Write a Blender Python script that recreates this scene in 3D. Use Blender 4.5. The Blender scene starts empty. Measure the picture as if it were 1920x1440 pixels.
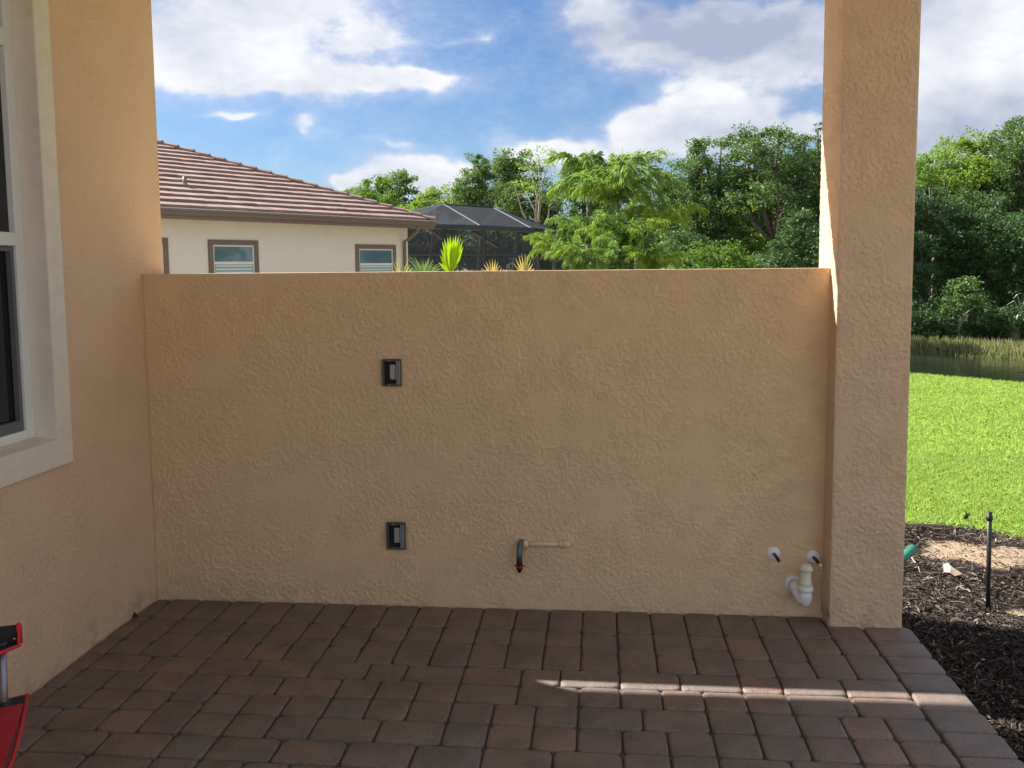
import bpy, math, random
import numpy as np
from mathutils import Vector, Matrix
random.seed(7); rng = np.random.default_rng(7)
C = bpy.context.scene.collection
S = bpy.context.scene
R = math.radians
# ------------------------------------------------------------------ camera
F, CY, YAW, PIT, ROL, H = 1687.24, 655.83, 0.097394, 0.092217, -0.0095433, 1.56
fw = np.array([-math.sin(YAW)*math.cos(PIT), math.cos(YAW)*math.cos(PIT), -math.sin(PIT)])
r0 = np.array([math.cos(YAW), math.sin(YAW), 0.]); u0 = np.cross(r0, fw)
rt = math.cos(ROL)*r0 + math.sin(ROL)*u0; up = -math.sin(ROL)*r0 + math.cos(ROL)*u0
cd = bpy.data.cameras.new('camera'); cam = bpy.data.objects.new('camera', cd); C.objects.link(cam)
cd.sensor_width = 36; cd.lens = F/1920*36; cd.shift_y = (CY-720)/1920; cd.clip_start = .05; cd.clip_end = 2000
m = Matrix([[rt[0], up[0], -fw[0], 0], [rt[1], up[1], -fw[1], 0], [rt[2], up[2], -fw[2], H], [0, 0, 0, 1]])
cam.matrix_world = m
S.camera = cam
def ray(px, py): return fw + rt*(px-960)/F - up*(py-CY)/F
O = np.array([0, 0, H])
def at(px, py, Y): d = ray(px, py); return Vector(O + d*(Y/d[1]))
def atz(px, py, Z): d = ray(px, py); return Vector(O + d*((Z-H)/d[2]))
def hit(px, py, P0, n):
    d = ray(px, py); n = np.array(n, float); return Vector(O + d*(np.dot(np.array(P0)-O, n)/np.dot(d, n)))
# ------------------------------------------------------------------ light
SUN = Vector((2.02, -1.0, -2.155)).normalized()          # travel direction
S.view_settings.view_transform = 'Standard'; S.view_settings.look = 'None'
S.view_settings.gamma = 1; S.view_settings.use_curve_mapping = False
S.view_settings.exposure = 2.27
S.cycles.max_bounces = 6; S.cycles.diffuse_bounces = 5; S.cycles.glossy_bounces = 3; S.cycles.transmission_bounces = 3; S.cycles.transparent_max_bounces = 5
sl = bpy.data.lights.new('sun', 'SUN'); sl.energy = 2.8; sl.angle = R(.55); sl.color = (1, .95, .88)
so = bpy.data.objects.new('sun', sl); C.objects.link(so)
so.rotation_euler = SUN.to_track_quat('-Z', 'Y').to_euler()
W = bpy.data.worlds.new('World'); S.world = W; W.use_nodes = True

class NT:
    def __init__(s, tree): s.t = tree; s.n = tree.nodes; s.l = tree.links
    def node(s, typ, ins=None, **kw):
        nd = s.n.new(typ)
        for k, v in kw.items(): setattr(nd, k, v)
        for k, v in (ins or {}).items(): s.set(nd.inputs[k], v)
        return nd
    def set(s, inp, v):
        if isinstance(v, bpy.types.NodeSocket): s.l.new(v, inp)
        elif isinstance(v, bpy.types.Node): s.l.new(v.outputs[0], inp)
        else:
            if hasattr(inp.default_value, '__len__') and hasattr(v, '__len__') and len(v) == 3 and len(inp.default_value) == 4: v = (*v, 1)
            inp.default_value = v
    def math(s, op, a, b=0., c=None, clamp=False):
        nd = s.node('ShaderNodeMath', operation=op, use_clamp=clamp); s.set(nd.inputs[0], a); s.set(nd.inputs[1], b)
        if c is not None: s.set(nd.inputs[2], c)
        return nd.outputs[0]
    def mix(s, f, a, b, mode='MIX'):
        nd = s.node('ShaderNodeMix', data_type='RGBA', blend_type=mode); s.set(nd.inputs[0], f); s.set(nd.inputs[6], a); s.set(nd.inputs[7], b)
        return nd.outputs[2]
    def ss(s, x, a, b, lo=0., hi=1.):
        nd = s.node('ShaderNodeMapRange', interpolation_type='SMOOTHSTEP'); s.set(nd.inputs[0], x)
        for i, v in zip((1, 2, 3, 4), (a, b, lo, hi)): nd.inputs[i].default_value = v
        return nd.outputs[0]
    def noise(s, vec, scale, detail=4, rough=.55, dist=0., out=0):
        nd = s.node('ShaderNodeTexNoise', {'Vector': vec, 'Scale': scale, 'Detail': detail, 'Roughness': rough, 'Distortion': dist}); return nd.outputs[out]
    def ramp(s, f, stops):
        nd = s.node('ShaderNodeValToRGB'); s.set(nd.inputs[0], f); e = nd.color_ramp.elements
        while len(e) < len(stops): e.new(.5)
        for i, (p, c) in enumerate(stops): e[i].position = p; e[i].color = (*c, 1)
        return nd.outputs[0]
# ------------------------------------------------------------------ sky: NISHITA plus procedural clouds by direction
t = NT(W.node_tree); t.n.clear()
sky = t.node('ShaderNodeTexSky', sky_type='NISHITA', sun_disc=False)
sky.sun_elevation = math.asin(-SUN.z); sky.sun_rotation = math.atan2(-SUN.x, -SUN.y)
sky.air_density = 1.0; sky.dust_density = .6; sky.ozone_density = 1.6
tc = t.node('ShaderNodeTexCoord').outputs['Generated']
sx = t.node('ShaderNodeSeparateXYZ', {0: tc})
az = t.math('ARCTAN2', sx.outputs[0], sx.outputs[1]); el = t.math('ARCSINE', sx.outputs[2])
wv = t.node('ShaderNodeCombineXYZ', {0: az, 1: t.math('MULTIPLY', el, 1.7), 2: 0.3}).outputs[0]
# warp
wx = t.math('MULTIPLY', t.math('SUBTRACT', t.noise(wv, 12, 2, .6), .5), .07)
wy = t.math('MULTIPLY', t.math('SUBTRACT', t.noise(wv, 15, 2, .6), .5), .04)
azw = t.math('ADD', az, wx); elw = t.math('ADD', el, wy)
def azel(px, py):
    d = ray(px, py); d = d/np.linalg.norm(d); return math.atan2(d[0], d[1]), math.asin(d[2])
# (px, py, rx, ry, weight, grey)
CL = [(360, 130, 300, 46, 1.05, .08), (600, 148, 190, 24, 1.05, .02), (770, 146, 70, 11, .9, .0), (420, 50, 260, 50, .85, .30), (560, 5, 200, 30, .75, .25), (690, 60, 70, 30, .5, .2),
      (592, 226, 22, 16, .8, .05), (580, 250, 12, 14, .55, .1), (455, 216, 48, 9, .9, .1), (740, 266, 50, 8, .55, .2), (860, 70, 50, 7, .3, .2), (915, 60, 30, 9, .45, .1),
      (775, 320, 62, 34, 1.25, .2), (720, 345, 60, 28, 1.2, .1), (640, 348, 46, 16, 1.1, .05), (850, 345, 50, 30, 1.0, .3),
      (985, 292, 60, 26, 1.25, .1), (1060, 300, 70, 32, 1.1, .3), (1200, 250, 52, 40, 1.3, .05), (1300, 195, 62, 40, 1.35, .0), (1350, 180, 30, 22, 1.0, .0), (1410, 205, 50, 22, 1.2, .02), (1290, 255, 120, 46, 1.2, .35), (1440, 250, 60, 30, .9, .3),
      (1480, 150, 90, 34, .75, .45), (1240, 50, 130, 42, .85, .75), (1330, 90, 150, 42, .85, .65), (1100, 12, 60, 26, .85, .2), (1430, 55, 130, 60, .9, .75), (1160, 85, 60, 34, .6, .4), (1500, 235, 50, 20, .5, .2),
      (1880, 90, 130, 80, 1.2, .05), (1780, 150, 70, 60, .9, .25), (1780, 260, 110, 60, .95, .55), (1700, 20, 130, 60, .9, .6), (1900, 210, 140, 50, 1.0, .75)]
fld = gry = 0.
av = t.node('ShaderNodeCombineXYZ', {0: azw, 1: elw, 2: 0.}).outputs[0]
for (px, py, rx, ry, w, g) in CL:
    a0, e0 = azel(px, py); sa, se = rx/F*.95, ry/F*.95
    v_ = t.node('ShaderNodeVectorMath', {0: av, 1: (1/sa, 1/se, 0), 2: (-a0/sa, -e0/se, 0)}, operation='MULTIPLY_ADD').outputs[0]
    d_ = t.node('ShaderNodeVectorMath', {0: v_, 1: v_}, operation='DOT_PRODUCT').outputs['Value']
    b = t.math('POWER', math.exp(-.9), d_)
    fld = t.math('MULTIPLY_ADD', b, w, fld); gry = t.math('MULTIPLY_ADD', b, w*g, gry)
n1 = t.noise(wv, 19, 6, .68, 0); n2 = t.noise(wv, 4.2, 2, .55, 0)
# elsewhere in the sky: scattered clouds of the same kind
far = t.ss(t.math('ABSOLUTE', t.math('ADD', az, .03)), .55, .9)
up_ = t.ss(el, .34, .55)
out_ = t.math('MAXIMUM', far, up_)
fld = t.math('ADD', t.math('MINIMUM', fld, 1.15), t.math('MULTIPLY', out_, t.ss(n2, .40, .56, 0, 1.05)))
x_ = t.math('ADD', fld, t.math('MULTIPLY', t.math('SUBTRACT', n1, .5), 1.25))
dens = t.math('MULTIPLY_ADD', t.ss(x_, -.2, .75, .0, 1.), .38, t.math('MULTIPLY', t.ss(x_, .38, .92), .62))
gr = t.math('DIVIDE', gry, t.math('MAXIMUM', fld, .2))
n3 = t.noise(wv, 11, 4, .6)
shade = t.math('ADD', gr, t.math('MULTIPLY', t.math('SUBTRACT', n3, .47), 1.7), clamp=True)
ccol = t.mix(shade, (4.2, 4.2, 4.35), (1.85, 2.1, 2.75))
skyc = t.mix(1.0, sky.outputs[0], (.29, .375, .49), 'MULTIPLY')
col = t.mix(t.math('MULTIPLY', dens, .95), skyc, ccol)
bg = t.node('ShaderNodeBackground', {0: col, 1: .05})
t.l.new(bg.outputs[0], t.node('ShaderNodeOutputWorld').inputs[0])
W.cycles.sampling_method = 'MANUAL'; W.cycles.sample_map_resolution = 256

# ------------------------------------------------------------------ helpers
def mesh(name, V, Fc, mat=None, smooth=False):
    me = bpy.data.meshes.new(name); me.from_pydata([tuple(v) for v in V], [], Fc)
    if mat: me.materials.append(mat)
    if smooth: me.polygons.foreach_set('use_smooth', [True]*len(me.polygons))
    me.update(); return me
def obj(name, me, parent=None, loc=None):
    o = bpy.data.objects.new(name, me); C.objects.link(o)
    if parent: o.parent = parent
    if loc is not None: o.location = loc
    return o
def tag(o, label=None, cat=None, group=None, kind=None):
    if label: o['label'] = label
    if cat: o['category'] = cat
    if group: o['group'] = group
    if kind: o['kind'] = kind
    return o
def thing(name, label, cat, loc=(0, 0, 0), group=None):
    o = bpy.data.objects.new(name, None); C.objects.link(o); o.location = loc; o.empty_display_size = .1
    return tag(o, label, cat, group)
class MB:
    """collects shapes (world coordinates), built relative to the parent's location"""
    def __init__(s): s.V = []; s.F = []
    def add(s, V, Fc):
        b = len(s.V); s.V += [Vector(v) for v in V]; s.F += [tuple(i+b for i in f) for f in Fc]
    def box(s, a, b, M=None):
        x0, y0, z0 = a; x1, y1, z1 = b
        V = [Vector(p) for p in [(x0, y0, z0), (x1, y0, z0), (x1, y1, z0), (x0, y1, z0), (x0, y0, z1), (x1, y0, z1), (x1, y1, z1), (x0, y1, z1)]]
        if M: V = [M @ v for v in V]
        s.add(V, [(0, 3, 2, 1), (4, 5, 6, 7), (0, 1, 5, 4), (1, 2, 6, 5), (2, 3, 7, 6), (3, 0, 4, 7)])
    def tube(s, pts, r, n=10, cap=True):
        pts = [Vector(p) for p in pts]; k = len(pts)
        rs = list(r) if hasattr(r, '__len__') else [r]*k
        d0 = (pts[1]-pts[0]).normalized(); a = d0.orthogonal().normalized(); V = []
        for i, p in enumerate(pts):
            d = (pts[min(i+1, k-1)]-pts[max(i-1, 0)]).normalized()
            a = (a - d*a.dot(d)).normalized(); b = d.cross(a)
            for j in range(n):
                th = 2*math.pi*j/n; V.append(p + (a*math.cos(th)+b*math.sin(th))*rs[i])
        Fc = [(i*n+j, i*n+(j+1) % n, (i+1)*n+(j+1) % n, (i+1)*n+j) for i in range(k-1) for j in range(n)]
        if cap: Fc += [tuple(range(n-1, -1, -1)), tuple((k-1)*n+j for j in range(n))]
        s.add(V, Fc)
    def lathe(s, o, axis, prof, n=20):
        """prof: (distance along axis, radius)"""
        o = Vector(o); ax = Vector(axis).normalized(); a = ax.orthogonal().normalized(); b = ax.cross(a); V = []
        for (h, r) in prof:
            for j in range(n):
                th = 2*math.pi*j/n; V.append(o+ax*h+(a*math.cos(th)+b*math.sin(th))*r)
        k = len(prof)
        Fc = [(i*n+j, i*n+(j+1) % n, (i+1)*n+(j+1) % n, (i+1)*n+j) for i in range(k-1) for j in range(n)]
        Fc += [tuple(range(n-1, -1, -1)), tuple((k-1)*n+j for j in range(n))]
        s.add(V, Fc)
    def build(s, name, mat, parent=None, smooth=False, bevel=0., label=None):
        off = parent.matrix_world.translation.copy() if False else Vector((0, 0, 0))
        p = parent
        while p is not None: off += p.location; p = p.parent
        me = mesh(name, [v-off for v in s.V], s.F, mat, smooth)
        o = obj(name, me, parent)
        if bevel:
            md = o.modifiers.new('bevel', 'BEVEL'); md.width = bevel; md.segments = 2; md.limit_method = 'ANGLE'
        if label: o['label'] = label
        return o
def tubep(name, mat, parent, pts, r, n=10, smooth=True, label=None):
    b = MB(); b.tube(pts, r, n); return b.build(name, mat, parent, smooth, label=label)
def boxp(name, mat, parent, a, b, bevel=0., M=None, label=None):
    q = MB(); q.box(a, b, M); return q.build(name, mat, parent, False, bevel, label)

def mat(name):
    mt = bpy.data.materials.new(name); mt.use_nodes = True; n = NT(mt.node_tree); n.n.clear()
    out = n.node('ShaderNodeOutputMaterial'); return mt, n, out
def simple(name, col, rough=.6, metal=0., var=.12, scale=20, bump=0., bscale=200, spec=.5):
    mt, n, out = mat(name); tc = n.node('ShaderNodeTexCoord').outputs['Object']
    nz = n.noise(tc, scale, 5, .6)
    c = n.mix(nz, tuple(v*(1-var) for v in col), tuple(min(v*(1+var), 1) for v in col))
    p = n.node('ShaderNodeBsdfPrincipled', {'Base Color': c, 'Roughness': rough, 'Metallic': metal, 'Specular IOR Level': spec})
    if bump:
        bn = n.node('ShaderNodeBump', {'Height': n.noise(tc, bscale, 4, .6), 'Strength': .6, 'Distance': bump}); n.l.new(bn.outputs[0], p.inputs['Normal'])
    n.l.new(p.outputs[0], out.inputs[0]); return mt
def stucco(name, col, scale=42., dist=.006, flat=.35, var=.07, stain=0.):
    mt, n, out = mat(name); tc = n.node('ShaderNodeTexCoord').outputs['Object']
    a = n.noise(tc, scale, 3, .55); b_ = n.noise(tc, scale*2.1, 2, .6)
    mask = n.ss(n.noise(tc, scale*.07, 3, .65), flat, flat+.35, .55, 1.)
    fine = n.noise(tc, scale*7, 1, .6)
    h = n.math('MULTIPLY', n.math('ADD', n.math('MULTIPLY', n.ss(a, .47, .60), .75), n.math('MULTIPLY', n.ss(b_, .48, .60), .35)), mask)
    h = n.math('ADD', h, n.math('MULTIPLY', fine, .10))
    lo = n.noise(tc, 1.3, 2, .6); c = n.mix(lo, tuple(x*(1-var) for x in col), tuple(x*(1+var) for x in col))
    c = n.mix(n.math('MULTIPLY', n.ss(a, .36, .42, 1, 0), n.math('MULTIPLY', mask, .05)), c, tuple(x*.6 for x in col))  # crevice shade painted into the hollows of the stucco
    if stain:
        g = n.node('ShaderNodeSeparateXYZ', {0: tc}).outputs[2]
        st = n.math('MULTIPLY', n.ss(n.noise(tc, 9, 5, .7), .45, .7), n.ss(g, .0, .16, stain, 0.))
        c = n.mix(st, c, tuple(x*.35 for x in col))
    p = n.node('ShaderNodeBsdfPrincipled', {'Base Color': c, 'Roughness': .78, 'Specular IOR Level': .3})
    bn = n.node('ShaderNodeBump', {'Height': h, 'Strength': 1., 'Distance': dist}); n.l.new(bn.outputs[0], p.inputs['Normal'])
    n.l.new(p.outputs[0], out.inputs[0]); return mt
def leafmat(name, c0, c1, trans=.35, rough=.5, dead=None):
    mt, n, out = mat(name); g = n.node('ShaderNodeNewGeometry')
    rn = g.outputs['Random Per Island']; tc = n.node('ShaderNodeTexCoord').outputs['Object']
    f = n.math('ADD', n.math('MULTIPLY', rn, .55), n.math('MULTIPLY', n.noise(tc, 1.1, 3, .6), .5), clamp=True)
    c = n.mix(f, c0, c1)
    if dead: c = n.mix(n.ss(rn, .93, .96), c, dead)
    p = n.node('ShaderNodeBsdfPrincipled', {'Base Color': c, 'Roughness': rough, 'Specular IOR Level': .15})
    tr = n.node('ShaderNodeBsdfTranslucent', {0: n.mix(1., c, (1.1, 1.25, .55), 'MULTIPLY')})
    mx = n.node('ShaderNodeMixShader', {0: trans}); n.l.new(p.outputs[0], mx.inputs[1]); n.l.new(tr.outputs[0], mx.inputs[2])
    n.l.new(mx.outputs[0], out.inputs[0]); return mt

M_st = stucco('tan_stucco', (.82, .58, .345), scale=150, dist=.0020, flat=.34, var=.05, stain=.2)
M_st2 = stucco('tan_stucco_house', (.82, .575, .37), scale=60, dist=.004, flat=.38, var=.04, stain=.5)
M_stc = stucco('tan_stucco_column', (.79, .56, .36), scale=150, dist=.0020, flat=.3, var=.04, stain=.8)
M_trim = simple('cream_trim', (.80, .71, .59), .7, bump=.001, bscale=90)
M_white = simple('white_vinyl', (.78, .79, .78), .35, var=.03)
M_ceil = simple('ceiling_paint', (.45, .42, .37), .8)
M_scr = simple('grey_sash', (.13, .135, .14), .5)
M_dkglass = simple('dark_glass', (.012, .014, .016), .06, var=.3)
M_bronze = simple('bronze_plastic', (.075, .06, .052), .5, var=.2)
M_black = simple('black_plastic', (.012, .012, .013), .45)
M_cav = simple('box_cavity', (.01, .01, .011), .8)
M_grey = simple('grey_plastic', (.34, .35, .34), .45)
M_pvc = simple('white_pvc', (.74, .73, .72), .3, var=.04)
M_pvcc = simple('cream_pvc', (.72, .66, .52), .35, var=.06)
M_esc = simple('white_escutcheon', (.80, .80, .84), .25, var=.02)
M_red = simple('red_fabric', (.42, .012, .02), .85, bump=.001, bscale=600)
M_redp = simple('red_piping', (.62, .02, .03), .7)
M_bfab = simple('black_fabric', (.014, .014, .017), .9, bump=.001, bscale=600)
M_steel = simple('grey_steel_tube', (.26, .27, .29), .35, metal=.6)
M_cpvc = simple('grey_pipe', (.12, .15, .16), .3, metal=.3)
M_redv = simple('red_valve', (.35, .015, .02), .5)
M_tanpipe = simple('tan_painted_pipe', (.76, .56, .34), .5, var=.06)
M_green = simple('green_pipe', (.03, .20, .14), .4)
M_bark = simple('bark', (.13, .105, .08), .9, var=.4, scale=6, bump=.02, bscale=20)
M_barkd = simple('pale_bark', (.30, .26, .21), .9, var=.3, scale=6)

# ------------------------------------------------------------------ ground
XL, D, YL, HT = -2.103, 3.985, 4.191, 1.541
def sst(x, a, b):
    q = np.clip((x-a)/(b-a), 0, 1); return q*q*(3-2*q)
def gz(X, Y):
    X = np.asarray(X, float); Y = np.asarray(Y, float); s = (X+Y)/1.41421
    z = -.09 - .03*sst(s, 5, 13) + 0*X
    pond = -.95*sst(s, 13.3, 16) + .42*sst(s, 22.6, 24.5) + .35*sst(s, 26, 45)
    return z + pond*sst(X, 1.5, 4.5)*(1-sst(X, 60, 110))
ax = np.concatenate([[-600, -250, -120, -70], np.arange(-45, -4, 2.5), np.arange(-4, 16, .25), np.arange(16, 46, 2), [60, 110, 250, 600]])
ay = np.concatenate([[-600, -200, -60, -20], np.arange(-10, 2, 1.), np.arange(2, 30, .25), np.arange(30, 60, 2.), [80, 130, 260, 700]])
GX, GY = np.meshgrid(ax, ay); GZ = gz(GX, GY); GZ = GZ + np.where((GX < 1.36) & (GY < 4.5) & (GX > -3), -.1, 0)
nx, ny = len(ax), len(ay)
gm = mesh('ground', np.stack([GX, GY, GZ], -1).reshape(-1, 3), [(j*nx+i, j*nx+i+1, (j+1)*nx+i+1, (j+1)*nx+i) for j in range(ny-1) for i in range(nx-1)], None, True)
mt, n, out = mat('turf_ground'); tc = n.node('ShaderNodeTexCoord').outputs['Object']
c = n.mix(n.ss(n.noise(tc, .8, 5, .6), .35, .65), (.20, .30, .03), (.26, .38, .05))
c = n.mix(n.ss(n.noise(tc, 35, 4, .7), .45, .65), c, (.12, .19, .02))
sp = n.node('ShaderNodeSeparateXYZ', {0: tc}); sv = n.math('MULTIPLY', n.math('ADD', sp.outputs[0], sp.outputs[1]), .7071)
wood = n.math('MULTIPLY', n.ss(sv, 14.5, 15.5), n.ss(sp.outputs[0], 1.5, 3.))
c = n.mix(wood, c, (.035, .035, .02))
bounce_sand = n.math('MAXIMUM', n.ss(sp.outputs[0], 1.3, 1.6, 1, 0), n.ss(sp.outputs[1], .3, .8, 1, 0))  # unseen ground made sandy to bounce warm light onto shaded walls
c = n.mix(bounce_sand, c, n.mix(n.noise(tc, 3, 6, .7), (.36, .29, .21), (.52, .44, .34)))
p = n.node('ShaderNodeBsdfPrincipled', {'Base Color': c, 'Roughness': .95, 'Specular IOR Level': .1})
bn = n.node('ShaderNodeBump', {'Height': n.noise(tc, 60, 4, .7), 'Strength': 1, 'Distance': .03}); n.l.new(bn.outputs[0], p.inputs['Normal']); n.l.new(p.outputs[0], out.inputs[0])
gm.materials.append(mt); tag(obj('ground', gm), kind='structure')

# pond
mt, n, out = mat('pond_water'); tc = n.node('ShaderNodeTexCoord').outputs['Object']
p = n.node('ShaderNodeBsdfPrincipled', {'Base Color': (.012, .016, .010, 1), 'Roughness': .07, 'Specular IOR Level': .5})
bn = n.node('ShaderNodeBump', {'Height': n.noise(tc, 5, 3, .5), 'Strength': .25, 'Distance': .03}); n.l.new(bn.outputs[0], p.inputs['Normal']); n.l.new(p.outputs[0], out.inputs[0])
tag(obj('pond', mesh('pond', [(1.5, 8, -.82), (60, -40, -.82), (80, -30, -.82), (80, -5, -.82), (1.5, 33, -.82)], [(0, 1, 2, 3, 4)], mt)), kind='structure')

# ------------------------------------------------------------------ mulch bed
def bedz(X, Y):
    return -.055 + .018*np.sin(X*5+Y*3) + .015*np.sin(Y*7.3-X*4.1) + .025*np.exp(-((X-2.05)**2/.12+(Y-4.9)**2/.15))
bx = np.linspace(1.34, 4.6, 70); by = np.linspace(.5, 5.62, 100); BX, BY = np.meshgrid(bx, by)
edge = 5.62 - .10*np.clip((BX-1.8), 0, 2)**.8 + .03*np.sin(BX*9)
BYY = np.minimum(BY, edge); BZ = bedz(BX, BYY) - .03*(BY >= edge) - .0*(BX)
BZ[:, -1] -= .08
bedm = mesh('mulch_bed', np.stack([BX, BYY, BZ], -1).reshape(-1, 3), [(j*70+i, j*70+i+1, (j+1)*70+i+1, (j+1)*70+i) for j in range(99) for i in range(69)], None, True)
mt, n, out = mat('mulch_soil'); tc = n.node('ShaderNodeTexCoord').outputs['Object']
SP = [(2.13, 4.98, .26, .23), (2.5, 4.9, .22, .2), (2.08, 4.22, .22, .20), (2.4, 4.05, .25, .2), (1.95, 5.15, .18, .16)]
spx = n.node('ShaderNodeSeparateXYZ', {0: tc}); sand = None
wn = n.noise(tc, 6, 5, .65)
for (a, b, ra, rb) in SP:
    dx = n.math('DIVIDE', n.math('SUBTRACT', spx.outputs[0], a), ra); dy = n.math('DIVIDE', n.math('SUBTRACT', spx.outputs[1], b), rb)
    d = n.math('SUBTRACT', 1.25, n.math('SQRT', n.math('MULTIPLY_ADD', dx, dx, n.math('MULTIPLY', dy, dy))))
    sand = d if sand is None else n.math('MAXIMUM', sand, d)
sm = n.ss(n.math('ADD', sand, n.math('MULTIPLY', n.math('SUBTRACT', wn, .5), 2.6)), .25, .6)
c = n.mix(n.noise(tc, 60, 5, .7), (.018, .013, .010), (.05, .036, .028))
sc = n.mix(n.noise(tc, 40, 5, .7), (.24, .165, .11), (.42, .33, .23))
c = n.mix(sm, c, sc)
p = n.node('ShaderNodeBsdfPrincipled', {'Base Color': c, 'Roughness': .95, 'Specular IOR Level': .1})
bn = n.node('ShaderNodeBump', {'Height': n.noise(tc, 70, 6, .7), 'Strength': 1, 'Distance': .015}); n.l.new(bn.outputs[0], p.inputs['Normal']); n.l.new(p.outputs[0], out.inputs[0])
bedm.materials.append(mt); tag(obj('mulch_bed', bedm), kind='structure')
def fastmesh(name, V, nv, mt):
    """V: (k*nv,3) array, each run of nv vertices one polygon"""
    k = len(V)//nv; me = bpy.data.meshes.new(name); me.vertices.add(len(V)); me.vertices.foreach_set('co', V.astype(np.float32).ravel())
    me.loops.add(len(V)); me.loops.foreach_set('vertex_index', np.arange(len(V), dtype=np.int32))
    me.polygons.add(k); me.polygons.foreach_set('loop_start', np.arange(0, len(V), nv, dtype=np.int32)); me.polygons.foreach_set('loop_total', np.full(k, nv, np.int32))
    me.materials.append(mt); me.update(); return me
# shredded bark pieces
N = 70000
cx = 1.36 + 3.0*rng.random(N)**1.3; cy = 1.2 + 4.4*rng.random(N); ed = 5.60 - .10*np.clip(cx-1.8, 0, 2)**.8 + .03*np.sin(cx*9); keep = cy < ed
sd = np.zeros(N)
for (a, b, ra, rb) in SP: sd = np.maximum(sd, 1.2-np.sqrt(((cx-a)/ra)**2+((cy-b)/rb)**2))
keep &= rng.random(N) > np.clip(sd*1.8, 0, .80); cx, cy = cx[keep], cy[keep]; N = len(cx)
th = rng.random(N)*np.pi*2; L = .006+.032*rng.random(N)**2.2; wd = .0009+.0032*rng.random(N)**1.6; tl = rng.normal(0, .32, N)
dx = np.stack([np.cos(th)*np.cos(tl), np.sin(th)*np.cos(tl), np.sin(tl)], 1); sd_ = np.stack([-np.sin(th), np.cos(th), rng.normal(0, .6, N)], 1)
cc = np.stack([cx, cy, bedz(cx, cy)+.002+.016*rng.random(N)], 1)
a = cc-dx*L[:, None]; b = cc+dx*L[:, None]; mdl = cc+np.array([0, 0, 1])*(rng.random(N)*.006)[:, None]; w3 = sd_*wd[:, None]
V = np.stack([a-w3*.6, mdl-w3, b-w3*.4, b+w3*.4, mdl+w3, a+w3*.6], 1).reshape(-1, 3)
mt, n, out = mat('bark_shreds'); rn = n.node('ShaderNodeNewGeometry').outputs['Random Per Island']
c = n.ramp(rn, [(0, (.012, .009, .008)), (.5, (.04, .029, .023)), (.8, (.095, .068, .052)), (.93, (.17, .13, .10)), (1., (.36, .29, .22))])
p = n.node('ShaderNodeBsdfPrincipled', {'Base Color': c, 'Roughness': .75, 'Specular IOR Level': .4}); n.l.new(p.outputs[0], out.inputs[0])
tag(obj('bark_mulch', fastmesh('bark_mulch', V, 6, mt)), 'dark brown shredded bark mulch beside the paved patio', 'mulch', kind='stuff')
# sunlit lawn
def blades(n_, xr, yr, hmin, hmax, wdt, zf, test, seedlean=.5):
    X = xr[0]+(xr[1]-xr[0])*rng.random(n_); Y = yr[0]+(yr[1]-yr[0])*rng.random(n_); k = test(X, Y); X, Y = X[k], Y[k]; n_ = len(X)
    th = rng.random(n_)*np.pi*2; ln = rng.normal(0, seedlean, n_); h = hmin+(hmax-hmin)*rng.random(n_); Z = zf(X, Y)
    b = np.stack([X, Y, Z-.01], 1); sdv = np.stack([np.cos(th), np.sin(th), 0*th], 1)*wdt
    th2 = rng.random(n_)*np.pi*2; lv = np.stack([np.cos(th2), np.sin(th2), 0*th2], 1)
    mid = b+np.array([0, 0, 1])*(h*.55)[:, None]+lv*(h*ln*.35)[:, None]; tp = b+np.array([0, 0, 1])*(h*(1-.35*np.abs(ln)))[:, None]+lv*(h*ln)[:, None]
    return np.stack([b-sdv, b+sdv, mid+sdv*.9, tp, mid-sdv*.9], 1).reshape(-1, 3)
lt = lambda X, Y: (Y > 5.53 - .10*np.clip(X-1.8, 0, 2)**.8 + .03*np.sin(X*9)) & ((X+Y) < 18.9) & (X > .33*Y-.6) & (X < .62*Y)
gzz = lambda X, Y: gz(X, Y)
V = np.concatenate([blades(150000, (1.3, 5), (5.2, 8), .02, .055, .0022, gzz, lt, .6), blades(190000, (2, 9.5), (8, 16), .02, .055, .004, gzz, lt, .6)])
M_turf = leafmat('turf_blades', (.20, .33, .08), (.46, .57, .19), .4, .6, dead=(.42, .36, .14))
tag(obj('lawn_grass', fastmesh('lawn_grass', V, 5, M_turf)), 'short bright green sunlit lawn between mulch bed and pond', 'grass', kind='stuff')
# bank reeds
rt_ = lambda X, Y: ((X+Y)/1.414 > 22.3) & ((X+Y)/1.414 < 25.2)
V = blades(60000, (5, 16), (15, 28), .08, .27, .009, gzz, rt_, .25)
M_reed = leafmat('reeds', (.15, .18, .07), (.30, .30, .16), .3, .7, dead=(.35, .28, .15))
tag(obj('bank_reeds', fastmesh('bank_reeds', V, 5, M_reed)), 'pale green reeds along the far pond bank', 'reeds', kind='stuff')

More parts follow.
